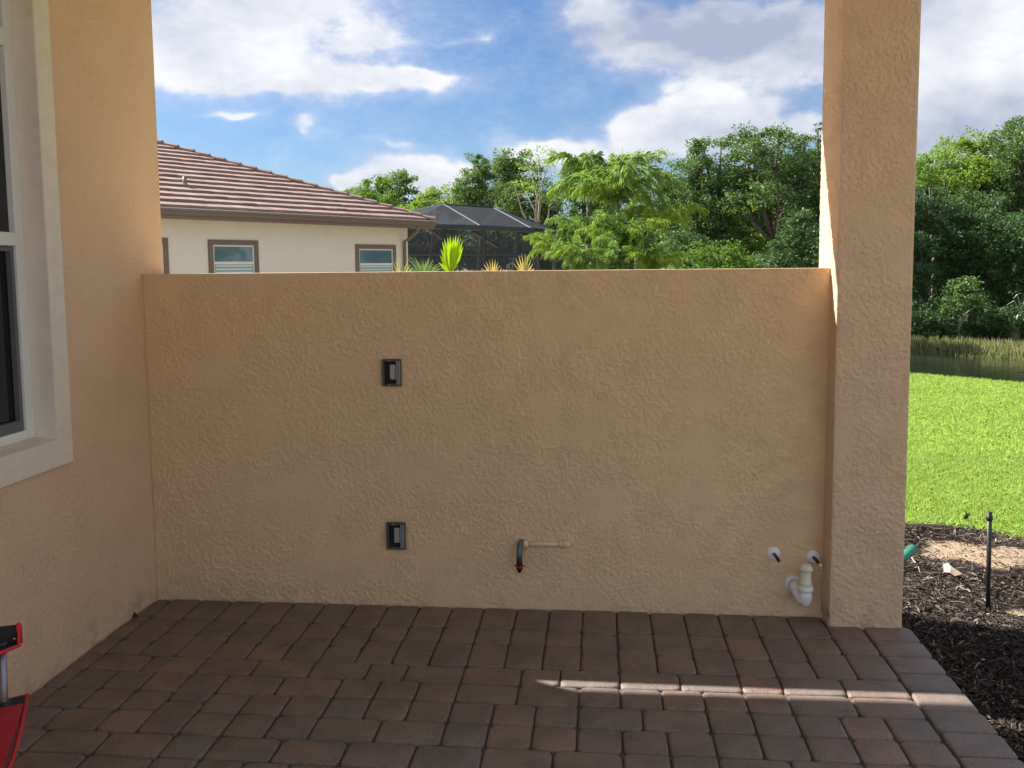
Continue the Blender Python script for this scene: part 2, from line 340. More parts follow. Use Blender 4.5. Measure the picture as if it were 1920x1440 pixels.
# ------------------------------------------------------------------ patio floor
mt, n, out = mat('joint_sand'); tc = n.node('ShaderNodeTexCoord').outputs['Object']
p = n.node('ShaderNodeBsdfPrincipled', {'Base Color': n.mix(n.noise(tc, 80, 4), (.05, .038, .028), (.13, .10, .075)), 'Roughness': 1.}); n.l.new(p.outputs[0], out.inputs[0])
pb = MB(); pb.box((XL+.002, -4, -.2), (1.315, D-.002, -.0125)); pf = pb.build('patio_floor', mt); tag(pf, kind='structure')
mt, n, out = mat('tumbled_paver'); oi = n.node('ShaderNodeObjectInfo').outputs['Random']; tc = n.node('ShaderNodeTexCoord').outputs['Object']
ps = n.node('ShaderNodeNewGeometry').outputs['Position']
c = n.ramp(oi, [(0, (.195, .15, .125)), (.3, (.225, .165, .135)), (.5, (.18, .15, .13)), (.68, (.20, .15, .12)), (.86, (.27, .17, .13)), (1, (.165, .15, .138))])
bl = n.ss(n.noise(ps, 7, 4, .6), .42, .62); c = n.mix(n.math('MULTIPLY', bl, .55), c, (.115, .095, .082))
c = n.mix(n.math('MULTIPLY', n.ss(n.noise(ps, 4.5, 3, .6), .56, .7), .5), c, (.235, .145, .11))
c = n.mix(n.math('MULTIPLY', n.ss(n.noise(ps, 120, 4, .8), .46, .66), .6), c, (.06, .047, .04))
c = n.mix(n.ss(n.noise(ps, 260, 2, .5), .73, .77), c, (.33, .29, .25))
p = n.node('ShaderNodeBsdfPrincipled', {'Base Color': c, 'Roughness': .5, 'Specular IOR Level': .5})
hh = n.math('ADD', n.math('MULTIPLY', n.noise(ps, 160, 5, .7), .5), n.noise(ps, 22, 3, .5))
bn = n.node('ShaderNodeBump', {'Height': hh, 'Strength': 1., 'Distance': .005}); n.l.new(bn.outputs[0], p.inputs['Normal']); n.l.new(p.outputs[0], out.inputs[0])
M_pav = mt
pcache = {}
def paver_mesh(w, d):
    key = (round(w, 3), round(d, 3), random.randrange(4))
    if key in pcache: return pcache[key]
    hw, hd = w/2-.0022, d/2-.0022; rr = .017; pts = []
    for (sx_, sy_, a0) in ((1, 1, 0), (-1, 1, 90), (-1, -1, 180), (1, -1, 270)):
        q = rr*random.uniform(.7, 1.6)
        for k in (0, 45, 90):
            th = R(a0+k); pts.append([sx_*(hw-q)+q*math.cos(th)+random.uniform(-.002, .001), sy_*(hd-q)+q*math.sin(th)+random.uniform(-.002, .001)])
    V = []; nn = len(pts); bev = .0075
    for (z, ins) in ((-.045, 0), (-.0065, 0), (-.0015, bev*.4), (0, bev*1.5)):
        for (x, y) in pts:
            V.append((x*(1-ins/hw), y*(1-ins/hd), z+random.uniform(-.0004, .0004)))
    Fc = [(i*nn+j, i*nn+(j+1) % nn, (i+1)*nn+(j+1) % nn, (i+1)*nn+j) for i in range(3) for j in range(nn)]
    V.append((0, 0, .0008)); Fc += [(3*nn+j, 3*nn+(j+1) % nn, 4*nn) for j in range(nn)]
    me = mesh('paver', V, Fc, M_pav, True); pcache[key] = me; return me
def paver(x0, x1, y0, y1):
    if x1-x0 < .04 or y1-y0 < .03: return
    o = obj('paver', paver_mesh(x1-x0, y1-y0), pf, ((x0+x1)/2, (y0+y1)/2, random.uniform(-.0016, .0012)))
    o.rotation_euler = (random.gauss(0, .004), random.gauss(0, .004), random.gauss(0, .006))
P = .1497; XP = 1.123; U = P*1.5
cols = [(XP-(k+1)*P, XP-k*P) for k in range(22)]; cols = [(max(a, XL+.004), b) for a, b in cols if b > XL+.03]
def cuts(y1, seq):
    o = []; y = y1
    for d in seq: o.append((y-d, y)); y -= d
    return o
TOP = D-.004
for i, (a, b) in enumerate(cols):                      # course against the wall
    g = TOP-3.371
    seq = random.choice([(g-.2-P, .2, P), (g-U-P, U, P), (g-P-U, P, U), (g-U-P, P, U)])
    for y0, y1 in cuts(TOP, seq): paver(a, b, y0, y1)
def sideways(y0, y1, off):
    x = XP-off
    while x > XL+.02:
        w = random.choice([U, U, P, U]); x0 = max(x-w, XL+.004); paver(x0, x, y0, y1); x = x0
sideways(3.231, 3.371, 0)
def block(y1, y0, skip=()):
    i = 0
    while i < len(cols):
        h = y1-y0; k = random.random()
        if i+3 <= len(cols) and k < .5:
            a = cols[i+2][0]; b = cols[i][1]; mid = (a+b)/2; r = random.choice([0, 1, 2]); hh = h/3
            for q in range(3):
                ya, yb = y1-(q+1)*hh, y1-q*hh
                if q == r: paver(a, mid, ya, yb); paver(mid, b, ya, yb)
                else:
                    for (c0, c1) in cols[i:i+3]: paver(c0, c1, ya, yb)
            i += 3
        else:
            seq = random.choice([(h/3,)*3, (h/2,)*2, (h/2, h/2), (h/3,)*3])
            for ya, yb in cuts(y1, seq): paver(cols[i][0], cols[i][1], ya, yb)
            i += 1
block(3.231, 2.785); sideways(2.64, 2.785, P*.5*0); block(2.64, 2.194); sideways(2.05, 2.194, 0)
y = 3.885
while y > 2.1:
    d = random.choice([P, P, P*.98]); paver(XP+.004, 1.325, y-d, y); y -= d
# pavers further back under the camera, joined
V = []; Fc = []
for i in range(22):
    for j in range(26):
        a, b = cols[min(i, len(cols)-1)] if i < len(cols) else (0, 0)
        if b-a < .05: continue
        y1 = 2.05-j*U; y0 = y1-U; q = .005; k = len(V)
        V += [(a+.002, y0+.002, -.05), (b-.002, y0+.002, -.05), (b-.002, y1-.002, -.05), (a+.002, y1-.002, -.05), (a+q, y0+q, 0), (b-q, y0+q, 0), (b-q, y1-q, 0), (a+q, y1-q, 0)]
        Fc += [(k+4, k+5, k+6, k+7), (k, k+1, k+5, k+4), (k+1, k+2, k+6, k+5), (k+2, k+3, k+7, k+6), (k+3, k, k+4, k+7)]
o = obj('paver_field', mesh('paver_field', V, Fc, M_pav), pf); o['kind'] = 'stuff'

# ------------------------------------------------------------------ house corner, window, roof
house = thing('house', 'tan stucco house corner with a cream trimmed window at the left edge', 'house', (XL, YL, 0))
w0, w1, zb, zt = 1.75, 3.257, .910, 2.78
hb = MB()
T = .20
hb.box((XL-T, 1.2, -.25), (XL, w0, 3.0)); hb.box((XL-T, w1, -.25), (XL, YL, 3.0)); hb.box((XL-T, w0, -.25), (XL, w1, zb)); hb.box((XL-T, w0, zt), (XL, w1, 3.0))
hb.box((XL-3, YL-T, -.25), (XL-T, YL, 3.0)); hb.box((XL-3, 1.2, -.25), (XL-T, 1.4, 3.0)); hb.box((XL-3.2, 1.2, -.25), (XL-3, YL, 3.0))
hb.build('wall', M_st2, house)
rb = MB(); rb.box((XL-3, .9, 3.02), (1.72, 4.602, 3.05)); rb.box((XL-3, .9, 3.05), (1.72, 4.602, 3.25)); rb.build('roof', M_ceil, house)
wc = MB(); q = .012
wc.box((XL+.001, w1, zb-.108), (XL+q, w1+.098, zt+.1)); wc.box((XL+.001, w0-.1, zb-.108), (XL+q, w0, zt+.1)); wc.box((XL+.001, w0, zb-.108), (XL+q, w1, zb)); wc.box((XL+.001, w0, zt), (XL+q, w1, zt+.1))
wc.build('window_casing', M_trim, house, bevel=.003)
rv = MB()   # painted reveal and sloping sill
rv.box((XL-.10, w1-.004, zb), (XL+q-.001, w1-.001, zt)); rv.box((XL-.10, w0+.001, zb), (XL+q-.001, w0+.004, zt))
rv.add([(XL+q, w0, zb-.001), (XL+q, w1, zb-.001), (XL-.1, w1, zb+.012), (XL-.1, w0, zb+.012)], [(0, 1, 2, 3)])
rv.build('reveal', M_trim, house)
win = obj('window', None, house)
xf = XL-.076
fb = MB(); j = .048
fb.box((xf-.05, w1-.004-j, zb+.01), (xf, w1-.004, zt)); fb.box((xf-.05, w0, zb+.01), (xf, w0+j, zt)); fb.box((xf-.05, w0+j, zb+.01), (xf, w1-j-.004, zb+.045)); fb.box((xf-.05, w0+j, zt-j), (xf, w1-j-.004, zt))
fb.box((xf-.05, w0+j, 2.385), (xf+.006, w1-j-.004, 2.45)); fb.box((xf-.05, w0+j, 1.655), (xf+.002, w1-j-.004, 1.705))
fb.box((xf-.045, (w0+w1)/2-.03, zb+.045), (xf-.002, (w0+w1)/2+.03, zt-j))
# make the window an Empty-like part: frame is the part itself
bpy.data.objects.remove(win); win = fb.build('window', M_white, house, bevel=.003)
g = MB(); g.box((xf-.04, w0+j, zb+.045), (xf-.035, w1-j, 1.655)); g.box((xf-.03, w0+j, 1.705), (xf-.025, w1-j, 2.385)); g.box((xf-.03, w0+j, 2.45), (xf-.025, w1-j, zt-j)); g.build('pane', M_dkglass, win)
sb = MB(); y1 = w1-j-.006; y0 = (w0+w1)/2+.032
for (ins, xx, ww) in ((0, xf-.012, .018),):
    sb.box((xx-.02, y1-ww, zb+.047), (xx, y1, 1.653)); sb.box((xx-.02, y0, zb+.047), (xx, y0+ww, 1.653)); sb.box((xx-.02, y0+ww, zb+.047), (xx, y1-ww, zb+.085)); sb.box((xx-.02, y0+ww, 1.635), (xx, y1-ww, 1.653))
sb.build('screen_frame', M_scr, win)
for (yy, zz) in ((2.955, .858), (3.30, .850), (2.5, .86)):
    b = MB(); b.lathe((XL+q, yy, zz), (1, 0, 0), [(0, .006), (.003, .006), (.006, .004), (.0075, .0015)], 12); b.build('screw_head', M_trim, house, True)
# black sheet behind the panes, its colour standing in for room shade
ib = MB(); ib.box((XL-2.5, w0-.5, .2), (XL-2.45, w1+.4, 2.9)); ib.build('dark_room_sheet', M_black, house)

# low wall and column: trowelled stucco as real relief on the faces that show
rs = np.random.default_rng(21)
def vnoise(U, V_, cell):
    """smooth value noise on a lattice of the given cell size"""
    x = U/cell; y = V_/cell; x0_ = np.floor(x).astype(int); y0_ = np.floor(y).astype(int); fx = x-x0_; fy = y-y0_
    fx = fx*fx*(3-2*fx); fy = fy*fy*(3-2*fy); x0_ -= x0_.min(); y0_ -= y0_.min()
    L = rs.random((x0_.max()+2, y0_.max()+2))
    return (L[x0_, y0_]*(1-fx)+L[x0_+1, y0_]*fx)*(1-fy)+(L[x0_, y0_+1]*(1-fx)+L[x0_+1, y0_+1]*fx)*fy
def relief(U, V_, amp, soft=.3):
    wu = U+.012*(vnoise(U, V_, .03)-.5); wv2 = V_+.012*(vnoise(U, V_, .03)-.5)
    a = .42*vnoise(wu+.35*wv2, wv2*.8, .0100)+.34*vnoise(wu-.2*wv2, wv2, .0068)+.24*vnoise(wu, wv2, .0050)
    blob = sst(a, .46, .58)
    big = .6*vnoise(U, V_, .22)+.4*vnoise(U, V_, .08); mk = soft+(1-soft)*sst(big, .28, .50)
    h_ = amp*(blob*mk*.85 + .15*vnoise(U, V_, .0055) + .25*vnoise(U, V_, .11))
    return h_
def relief_grid(q, fn, ul, vl, step, amp, soft=.3):
    nu = int((ul[1]-ul[0])/step); nv = int((vl[1]-vl[0])/step)
    U, V_ = np.meshgrid(np.linspace(*ul, nu+1), np.linspace(*vl, nv+1)); h = relief(U, V_, amp, soft)
    h[0, :] = h[-1, :] = h[:, 0] = h[:, -1] = 0; h[1, :] *= .6; h[-2, :] *= .6; h[:, 1] *= .6; h[:, -2] *= .6
    b = len(q.V); q.V += [Vector(p) for p in fn(U, V_, h).reshape(-1, 3).tolist()]
    w = nu+1; q.F += [(b+j_*w+i_, b+j_*w+i_+1, b+(j_+1)*w+i_+1, b+(j_+1)*w+i_) for j_ in range(nv) for i_ in range(nu)]
    return b
lw = MB(); lw.box((XL+.001, D, -.2), (1.03, YL-.006, HT)); nb = len(lw.F)
def wallf(U, V_, h):
    for (a_, b_, c_, d_) in ((-.985, -.887, 1.02, 1.155), (-.982, -.884, .262, .40)):      # flush behind the boxes
        e_ = np.maximum(np.maximum(a_-U, U-b_), np.maximum(c_-V_, V_-d_)); h = h*np.clip(e_/.006, 0, 1)
    return np.stack([U, D-.0002-h, V_], -1)
relief_grid(lw, wallf, (XL+.002, 1.0), (-.012, HT-.0005), .0042, .0036, .3)
o = lw.build('patio_wall', M_st); o.data.polygons.foreach_set('use_smooth', [False]*nb+[True]*(len(lw.F)-nb))
tag(o, 'low tan stucco privacy wall behind the paved patio, holding boxes and pipe stubs', 'wall')
cb = MB(); x0, x1, y0, y1 = .9885, 1.2888, 3.8753, 4.2017
V = []
for (z, sx_) in ((-.2, -.035), (0, -.028), (.5, -.016), (1.541, 0), (3.02, 0)):
    V += [(x0, y0, z), (x1, y0, z), (x1, y1, z), (x0+sx_, y1, z)]
Fc = [(0, 3, 2, 1), (16, 17, 18, 19)]
for k in range(4):
    for s_ in range(4): Fc.append((k*4+s_, k*4+(s_+1) % 4, (k+1)*4+(s_+1) % 4, (k+1)*4+s_))
cb.add(V, Fc); nb = len(cb.F)
relief_grid(cb, lambda U, V_, h: np.stack([U, y0-.0002-h, V_], -1), (x0, x1), (-.012, 3.0), .0042, .0042, .5)
def side(U, V_, h):
    sk = np.interp(V_, [-.2, 0, .5, 1.541, 3.02], [-.035, -.028, -.016, 0, 0]); t_ = (U-y0)/(y1-y0)
    return np.stack([x0+sk*t_-.0002-h, U, V_], -1)
relief_grid(cb, side, (y0, y1), (-.012, 3.0), .0045, .0042, .5)
o = cb.build('stucco_column', M_stc); o.data.polygons.foreach_set('use_smooth', [False]*nb+[True]*(len(cb.F)-nb))
tag(o, 'tall square tan stucco column rising at the right end of the low wall', 'column')

# ------------------------------------------------------------------ electrical boxes on the wall
def ebox(x0, x1, z0, z1, label):
    t_ = thing('electrical_box', label, 'electrical box', ((x0+x1)/2, D, (z0+z1)/2), 'recessed electrical boxes on the low wall')
    f = .012; yf = D-.022
    b = MB(); b.box((x0, yf, z0), (x0+f, D, z1)); b.box((x1-f*1.9, yf, z0), (x1, D, z1)); b.box((x0+f, yf, z1-f), (x1-f*1.9, D, z1)); b.box((x0+f, yf, z0), (x1-f*1.9, D, z0+f))
    b.build('frame', M_bronze, t_, bevel=.003)
    b = MB(); b.box((x0+f, D-.004, z0+f), (x1-f*1.9, D+.0-.001, z1-f)); b.build('back_plate', M_cav, t_)
    b = MB(); w = x1-x0; b.box((x0+w*.40, D-.014, z0+(z1-z0)*.24), (x1-f*2.1, D-.0045, z1-(z1-z0)*.2)); b.build('insert', M_grey, t_, bevel=.004)
    b = MB()
    for k in range(3): b.box((x1-f*1.9+.003+k*.0065, yf-.0025, z0+.008), (x1-f*1.9+.006+k*.0065, yf-.0001, z1-.008))
    b.build('hinge_rib', M_grey, t_)
    for s_ in (z0+.006, z1-.006):
        b = MB(); b.lathe((x0+w*.4, yf, s_), (0, -1, 0), [(0, .0035), (.002, .003)], 10); b.build('screw_head', M_grey, t_)
ebox(-.9800, -.8920, 1.026, 1.149, 'upper small bronze framed electrical box on the stucco wall')
ebox(-.9765, -.8890, .268, .394, 'lower small bronze framed electrical box on the stucco wall, near the paving')

# ------------------------------------------------------------------ tan pipe with valve
t_ = thing('pipe_stub', 'horizontal tan painted pipe with a dark downward valve and red ring', 'pipe', (-.36, D, .305))
r = .0115
tubep('pipe', M_tanpipe, t_, [(-.335, D-.014, .306), (-.17, D-.014, .309)], r*.9, 14)
tubep('coupling', M_tanpipe, t_, [(-.185, D-.014, .309), (-.165, D-.014, .3093)], r*1.15, 14)
b = MB(); b.lathe((-.165, D-.014, .3095), (1, 0, .02), [(0, .0125), (.002, .0165), (.028, .0165), (.034, .013), (.036, .006)], 16); b.build('end_cap', M_tanpipe, t_, True)
b = MB(); b.lathe((-.345, D-.014, .305), (1, 0, 0), [(-.01, .013), (0, .0155), (.02, .0155), (.022, .012)], 16); b.build('fitting', M_tanpipe, t_, True)
tubep('elbow', M_cpvc, t_, [(-.352, D+.005, .312), (-.355, D-.03, .314), (-.357, D-.052, .306), (-.358, D-.060, .29), (-.359, D-.062, .27), (-.359, D-.062, .258)], [.014, .014, .0145, .014, .014, .014], 14)
b = MB(); b.lathe((-.359, D-.062, .26), (0, 0, -1), [(0, .0115), (.012, .0125), (.026, .0145), (.034, .0145), (.034, .0105), (.04, .0105), (.042, .0145), (.056, .0145), (.058, .009), (.070, .008), (.072, .005)], 16); b.build('valve', M_black, t_, True)
b = MB(); b.lathe((-.359, D-.062, .2235), (0, 0, -1), [(0, .0155), (.007, .0155)], 16); b.box((-.381, D-.067, .2175), (-.337, D-.057, .2225)); b.build('red_ring', M_redv, t_)

# ------------------------------------------------------------------ escutcheons with stub pipes
def esc(x, z, label, dx):
    t_ = thing('pipe_escutcheon', label, 'pipe stub', (x, D, z), 'white round wall flanges with black stubs')
    b = MB(); b.lathe((x, D, z), (0, -1, 0), [(0, .030), (.006, .030), (.011, .025), (.014, .016), (.015, .009)], 28); b.build('flange', M_esc, t_, True)
    b = MB(); b.tube([(x, D-.01, z), (x+.004, D-.045, z-.001), (x+dx*.6, D-.085, z-.006)], .0075, 12); b.build('stub', M_black, t_, True)
    return t_
esc(.767, .283, 'left white round wall flange with a short black stub', .012)
t_ = esc(.938, .272, 'right white round wall flange with a tan tipped stub, close beside the column', .012)
tubep('tip', M_tanpipe, t_, [(.9452, D-.085, .266), (.948, D-.103, .263)], .006, 10)

# ------------------------------------------------------------------ white drain trap
t_ = thing('drain_trap', 'white plastic p-trap sticking out of the wall below the flanges', 'drain pipe', (.85, D, .145))
b = MB(); b.lathe((.855, D, .148), (0, -1, 0), [(0, .040), (.004, .040), (.010, .034), (.014, .026)], 28); b.build('flange', M_pvc, t_, True)
yt = D-.078
b = MB(); b.tube([(.857, D-.01, .148), (.860, D-.035, .144), (.868, D-.055, .130), (.880, D-.068, .108), (.889, yt, .098)], [.026, .028, .030, .031, .031], 18)
b.build('elbow', M_pvc, t_, True)
b = MB(); b.lathe((.889, yt, .145), (0, 0, -1), [(0, 0.0267), (.005, 0.0304), (.03, 0.0304), (.045, 0.0285), (.06, 0.0223), (.07, 0.0136), (.074, 0.0050)], 24); b.build('bowl', M_pvc, t_, True)
b = MB(); b.lathe((.890, yt, .168), (0, 0, -1), [(0, 0.0258), (.001, 0.0330), (.024, 0.0342), (.0265, 0.0312)], 24); b.build('slip_nut', M_pvc, t_, True)
b = MB(); b.lathe((.891, yt, .235), (0, 0, -1), [(0, 0.0238), (.046, 0.0238), (.047, 0.0262), (.068, 0.0262)], 24); b.build('pipe', M_pvcc, t_, True)
b = MB(); b.lathe((.892, yt, .262), (0, 0, -1), [(0, 0.0118), (.002, 0.0212), (.010, 0.0242), (.012, 0.0301), (.026, 0.0313), (.028, 0.0248)], 24); b.build('cap', M_pvcc, t_, True)

# ------------------------------------------------------------------ folding chair (far front corner shows)
ang = R(27); f_ = Vector((math.cos(ang), math.sin(ang), 0)); l_ = Vector((-math.sin(ang), math.cos(ang), 0))
c0 = Vector((-1.535, 2.19, 0))
def cp(x, y, z): return c0 + f_*x + l_*y + Vector((0, 0, z))        # x<=0 backwards, y<=0 towards the near side
ch = thing('folding_chair', 'red and black folding camp chair cut off by the left edge', 'chair', tuple(cp(-.25, -.25, 0)))
for yy in (-.03, -.49):
    tubep('post', M_steel, ch, [cp(-.055, yy, .0), cp(-.05, yy, .42), cp(-.045, yy, .60)], .0095, 12)
    tubep('post', M_steel, ch, [cp(-.42, yy, .0), cp(-.45, yy, .5), cp(-.54, yy, .92)], .0095, 12)
    a = cp(-.5, yy, .61); b_ = cp(-.005, yy, .608)
    q = MB(); n_ = 9; V = []; rows = 12
    for i in range(rows+1):
        s_ = i/rows; p_ = a.lerp(b_, s_) - Vector((0, 0, .012*math.sin(s_*math.pi))); wd_ = .042*(1 if s_ < .9 else math.sqrt(max(.05, 1-((s_-.9)/.105)**2)))
        for k in range(n_):
            th = math.pi*k/(n_-1); V.append(p_ + l_*(wd_*math.cos(th)) + Vector((0, 0, .028*math.sin(th)**.7-.004)))
    q.add(V, [(i*n_+k, i*n_+k+1, (i+1)*n_+k+1, (i+1)*n_+k) for i in range(rows) for k in range(n_-1)])
    q.add([V[i*n_] - Vector((0, 0, .026)) for i in range(rows+1)]+[V[i*n_+n_-1] - Vector((0, 0, .026)) for i in range(rows+1)], [(i, i+1, rows+2+i, rows+1+i) for i in range(rows)])
    e0_ = V[rows*n_:]; q.add(e0_+[e0_[-1]-Vector((0, 0, .026)), e0_[0]-Vector((0, 0, .026))], [tuple(range(n_+2))])
    arm = q.build('armrest', M_bfab, ch, True); md = arm.modifiers.new('s', 'SOLIDIFY'); md.thickness = .008
    tr = [V[i*n_] for i in range(rows+1)] + [V[rows*n_+k] for k in (2, 4, 6)] + [V[i*n_+n_-1] for i in range(rows, -1, -1)]
    tr = [p_ - Vector((0, 0, .024)) if i_ <= rows or i_ > rows+3 else p_ for i_, p_ in enumerate(tr)]
    tubep('piping', M_redp, arm, tr, .0055, 8)
# seat cloth: black border, red centre, red piping on the front edge
def grid(name, mt_, P00, P10, P01, P11, sag, nx_=8, ny_=8, thick=.006, parent=ch):
    V = []
    for i in range(nx_+1):
        for j_ in range(ny_+1):
            u_, v_ = i/nx_, j_/ny_; p_ = P00.lerp(P10, u_).lerp(P01.lerp(P11, u_), v_)
            V.append(p_ - Vector((0, 0, sag*math.sin(math.pi*u_)*math.sin(math.pi*v_))))
    q = MB(); q.add(V, [(i*(ny_+1)+j_, (i+1)*(ny_+1)+j_, (i+1)*(ny_+1)+j_+1, i*(ny_+1)+j_+1) for i in range(nx_) for j_ in range(ny_)])
    o_ = q.build(name, mt_, parent, True); md_ = o_.modifiers.new('s', 'SOLIDIFY'); md_.thickness = thick; return o_
seat = grid('seat', M_bfab, cp(-.45, -.03, .40), cp(-.0, .0, .42), cp(-.45, -.50, .40), cp(0, -.53, .42), .05)
grid('seat_panel', M_red, cp(-.42, -.062, .411), cp(-.001, -.062, .424), cp(-.42, -.48, .411), cp(-.001, -.48, .424), .045, parent=seat)
tubep('piping', M_redp, seat, [cp(.0, .0, .423), cp(.003, -.15, .405), cp(.003, -.3, .40), cp(0, -.53, .423)], .006, 8)
tubep('piping', M_redp, seat, [cp(-.45, -.03, .405), cp(-.2, -.015, .415), cp(0, 0, .423)], .004, 8)
grid('backrest', M_red, cp(-.44, -.04, .48), cp(-.54, -.04, .90), cp(-.44, -.48, .48), cp(-.54, -.48, .90), 0)
for yy in (-.03, -.49):
    b = MB(); b.lathe(cp(-.045, yy, .41), (0, 0, 1), [(-.02, .014), (.02, .014)], 12); b.build('bracket', M_black, ch, True)
tubep('cross_brace', M_steel, ch, [cp(-.05, -.05, .05), cp(-.42, -.45, .38)], .008, 8); tubep('cross_brace', M_steel, ch, [cp(-.05, -.45, .05), cp(-.40, -.05, .38)], .008, 8)

# ------------------------------------------------------------------ bits in the mulch bed
p1 = atz(1853, 1137, -.05); Yr = p1.y
t_ = thing('irrigation_riser', 'thin black irrigation riser pipe standing upright in the mulch', 'pipe', tuple(p1))
top = at(1855.5, 962, Yr)
tubep('pipe', M_black, t_, [p1-Vector((0, 0, .06)), top], .0105, 14)
b = MB(); b.lathe(top-Vector((0, 0, .035)), (0, 0, 1), [(0, .0125), (.003, .0145), (.02, .0145), (.022, .011), (.040, .011), (.042, .008)], 16); b.build('cap', M_black, t_, True)
t_ = thing('drain_pipe', 'short green plastic drain pipe poking out from behind the column', 'pipe', (1.6, 4.95, 0))
a = atz(1690, 1048, -.0); b_ = at(1716, 1026, a.y+.05); dv = (b_-a).normalized()
tubep('pipe', M_green, t_, [a-dv*.18, a-dv*.02, b_-dv*.01], .025, 18)
b = MB(); b.lathe(a-dv*.01, dv, [(-.045, .025), (-.043, .031), (-.01, .031), (-.008, .025)], 20); b.build('collar', M_green, t_, True)
M_leafdry = simple('dry_leaf', (.42, .33, .24), .8, bump=.002, bscale=60)
pl = atz(1783, 1075, -.03); q = MB()
V = [pl+Vector((x*1.0, y, z)) for (x, y, z) in [(-.035, .0, .005), (-.02, .045, .03), (.005, .06, .035), (.02, .02, .02), (.05, -.02, .004), (.0, -.045, .0), (-.02, -.035, .015), (.0, .0, .03)]]
q.add(V, [(0, 1, 7), (1, 2, 7), (2, 3, 7), (3, 4, 7), (4, 5, 7), (5, 6, 7), (6, 0, 7)]); o = q.build('dry_leaf', M_leafdry); o.modifiers.new('s', 'SOLIDIFY').thickness = .002
tag(o, 'curled pale tan dry leaf lying on the sandy patch of mulch', 'leaf')
for (pts, lab) in (([(1695, 1124), (1712, 1122), (1745, 1125)], 'long pale twig lying on dark mulch by the column foot'), ([(1793, 1105), (1796, 1099), (1803, 1102), (1816, 1108)], 'short curved white twig on mulch left of the riser'), ([(1700, 1000+34), (1722, 1062), (1727, 1082)], 'thin brown twig slanting below the green pipe')):
    P_ = [atz(x, y, -.03) for x, y in pts]; q = MB(); q.tube(P_, [.004]+[.003]*(len(P_)-2)+[.0015], 6)
    tag(q.build('twig', M_barkd, None, True), lab, 'twig', 'twigs on the mulch')
pl = atz(1808, 972, -.06); q = MB()
for k in range(5):
    d_ = Vector((random.uniform(-.03, .03), random.uniform(-.02, .02), random.uniform(.01, .06))); q.tube([pl, pl+d_*.6+Vector((.01, 0, 0)), pl+d_], [.008, .006, .002], 5)
tag(q.build('weed_tuft', simple('dark_weed', (.02, .035, .02), .8)), 'small dark weed tuft in the bright lawn near the mulch edge', 'weed')
# debris along the wall foot
M_deb = simple('debris', (.02, .016, .012), .9)
pl = atz(250, 1156, .0); q = MB(); pl.x = XL+.012; V = [pl+Vector(v)*.014 for v in [(-.6, -.6, 0), (.8, -.5, 0), (.7, .6, 0), (-.5, .7, 0), (-.2, -.1, 1.5), (.3, .1, 1.1)]]
q.add(V, [(0, 1, 5, 4), (1, 2, 5), (2, 3, 4, 5), (3, 0, 4), (3, 2, 1, 0)]); tag(q.build('dirt_clod', M_deb), 'tiny dark clod on the pavers against the left house wall', 'debris')

# ------------------------------------------------------------------ neighbour house
M_ncream = stucco('cream_stucco', (.84, .78, .66), scale=14, dist=.004, flat=.5, var=.03)
M_brown = simple('brown_trim', (.20, .145, .105), .6, var=.08)
M_gut = simple('gutter_bronze', (.19, .135, .10), .4, var=.08)
mt, n, out = mat('roof_tile'); rn = n.node('ShaderNodeNewGeometry').outputs['Random Per Island']; tc = n.node('ShaderNodeTexCoord').outputs['Object']
c = n.mix(rn, (.19, .118, .098), (.28, .18, .15)); c = n.mix(n.ss(n.noise(tc, 3, 5, .7), .5, .75), c, (.13, .085, .08))
c = n.mix(n.ss(n.noise(tc, 25, 4, .7), .55, .75), c, (.36, .28, .26))
p = n.node('ShaderNodeBsdfPrincipled', {'Base Color': c, 'Roughness': .7}); n.l.new(p.outputs[0], out.inputs[0]); M_tile = mt
M_drip = simple('pale_drip_edge', (.5, .5, .44), .6)
eL, eR = atz(303.3, 401.9, 2.65), atz(813.8, 424.3, 2.65)
a_ = (eL-eR); a_.z = 0; a_.normalize(); nn_ = Vector((a_.y, -a_.x, 0))
if nn_.x > 0: nn_ = -nn_
EC = Vector((eR.x, eR.y, 2.70))                        # eave corner
def hp(s, t_, z): return Vector((EC.x, EC.y, 0)) + a_*s + nn_*t_ + Vector((0, 0, z))    # s along eave, t inward
nh = thing('neighbour_house', 'cream house with brown tiled hip roof beyond the wall', 'house', tuple(hp(5, 5, 0)))
LEN = 17; OV = .5; DEP = 13
b = MB(); WC = [hp(OV, OV, 0), hp(LEN-OV, OV, 0), hp(LEN-OV, DEP-OV, 0), hp(OV, DEP-OV, 0)]
b.add([v-Vector((0, 0, .4)) for v in WC]+[v+Vector((0, 0, 2.68)) for v in WC], [(0, 1, 5, 4), (1, 2, 6, 5), (2, 3, 7, 6), (3, 0, 4, 7)]); b.build('wall', M_ncream, nh)
pitch = .40; top_t = DEP/2
b = MB()   # underlay hip planes
zr = 2.80; b.add([hp(0, 0, zr+.004), hp(LEN, 0, zr+.004), hp(LEN, DEP, zr+.004), hp(0, DEP, zr+.004), hp(top_t, top_t, zr+.004+pitch*top_t), hp(LEN-top_t, top_t, zr+.004+pitch*top_t)], [(0, 1, 5, 4), (1, 2, 5), (2, 3, 4, 5), (3, 0, 4), (0, 3, 2, 1)])
roof = b.build('roof', M_tile, nh)
ncr = 19; st = top_t/ncr
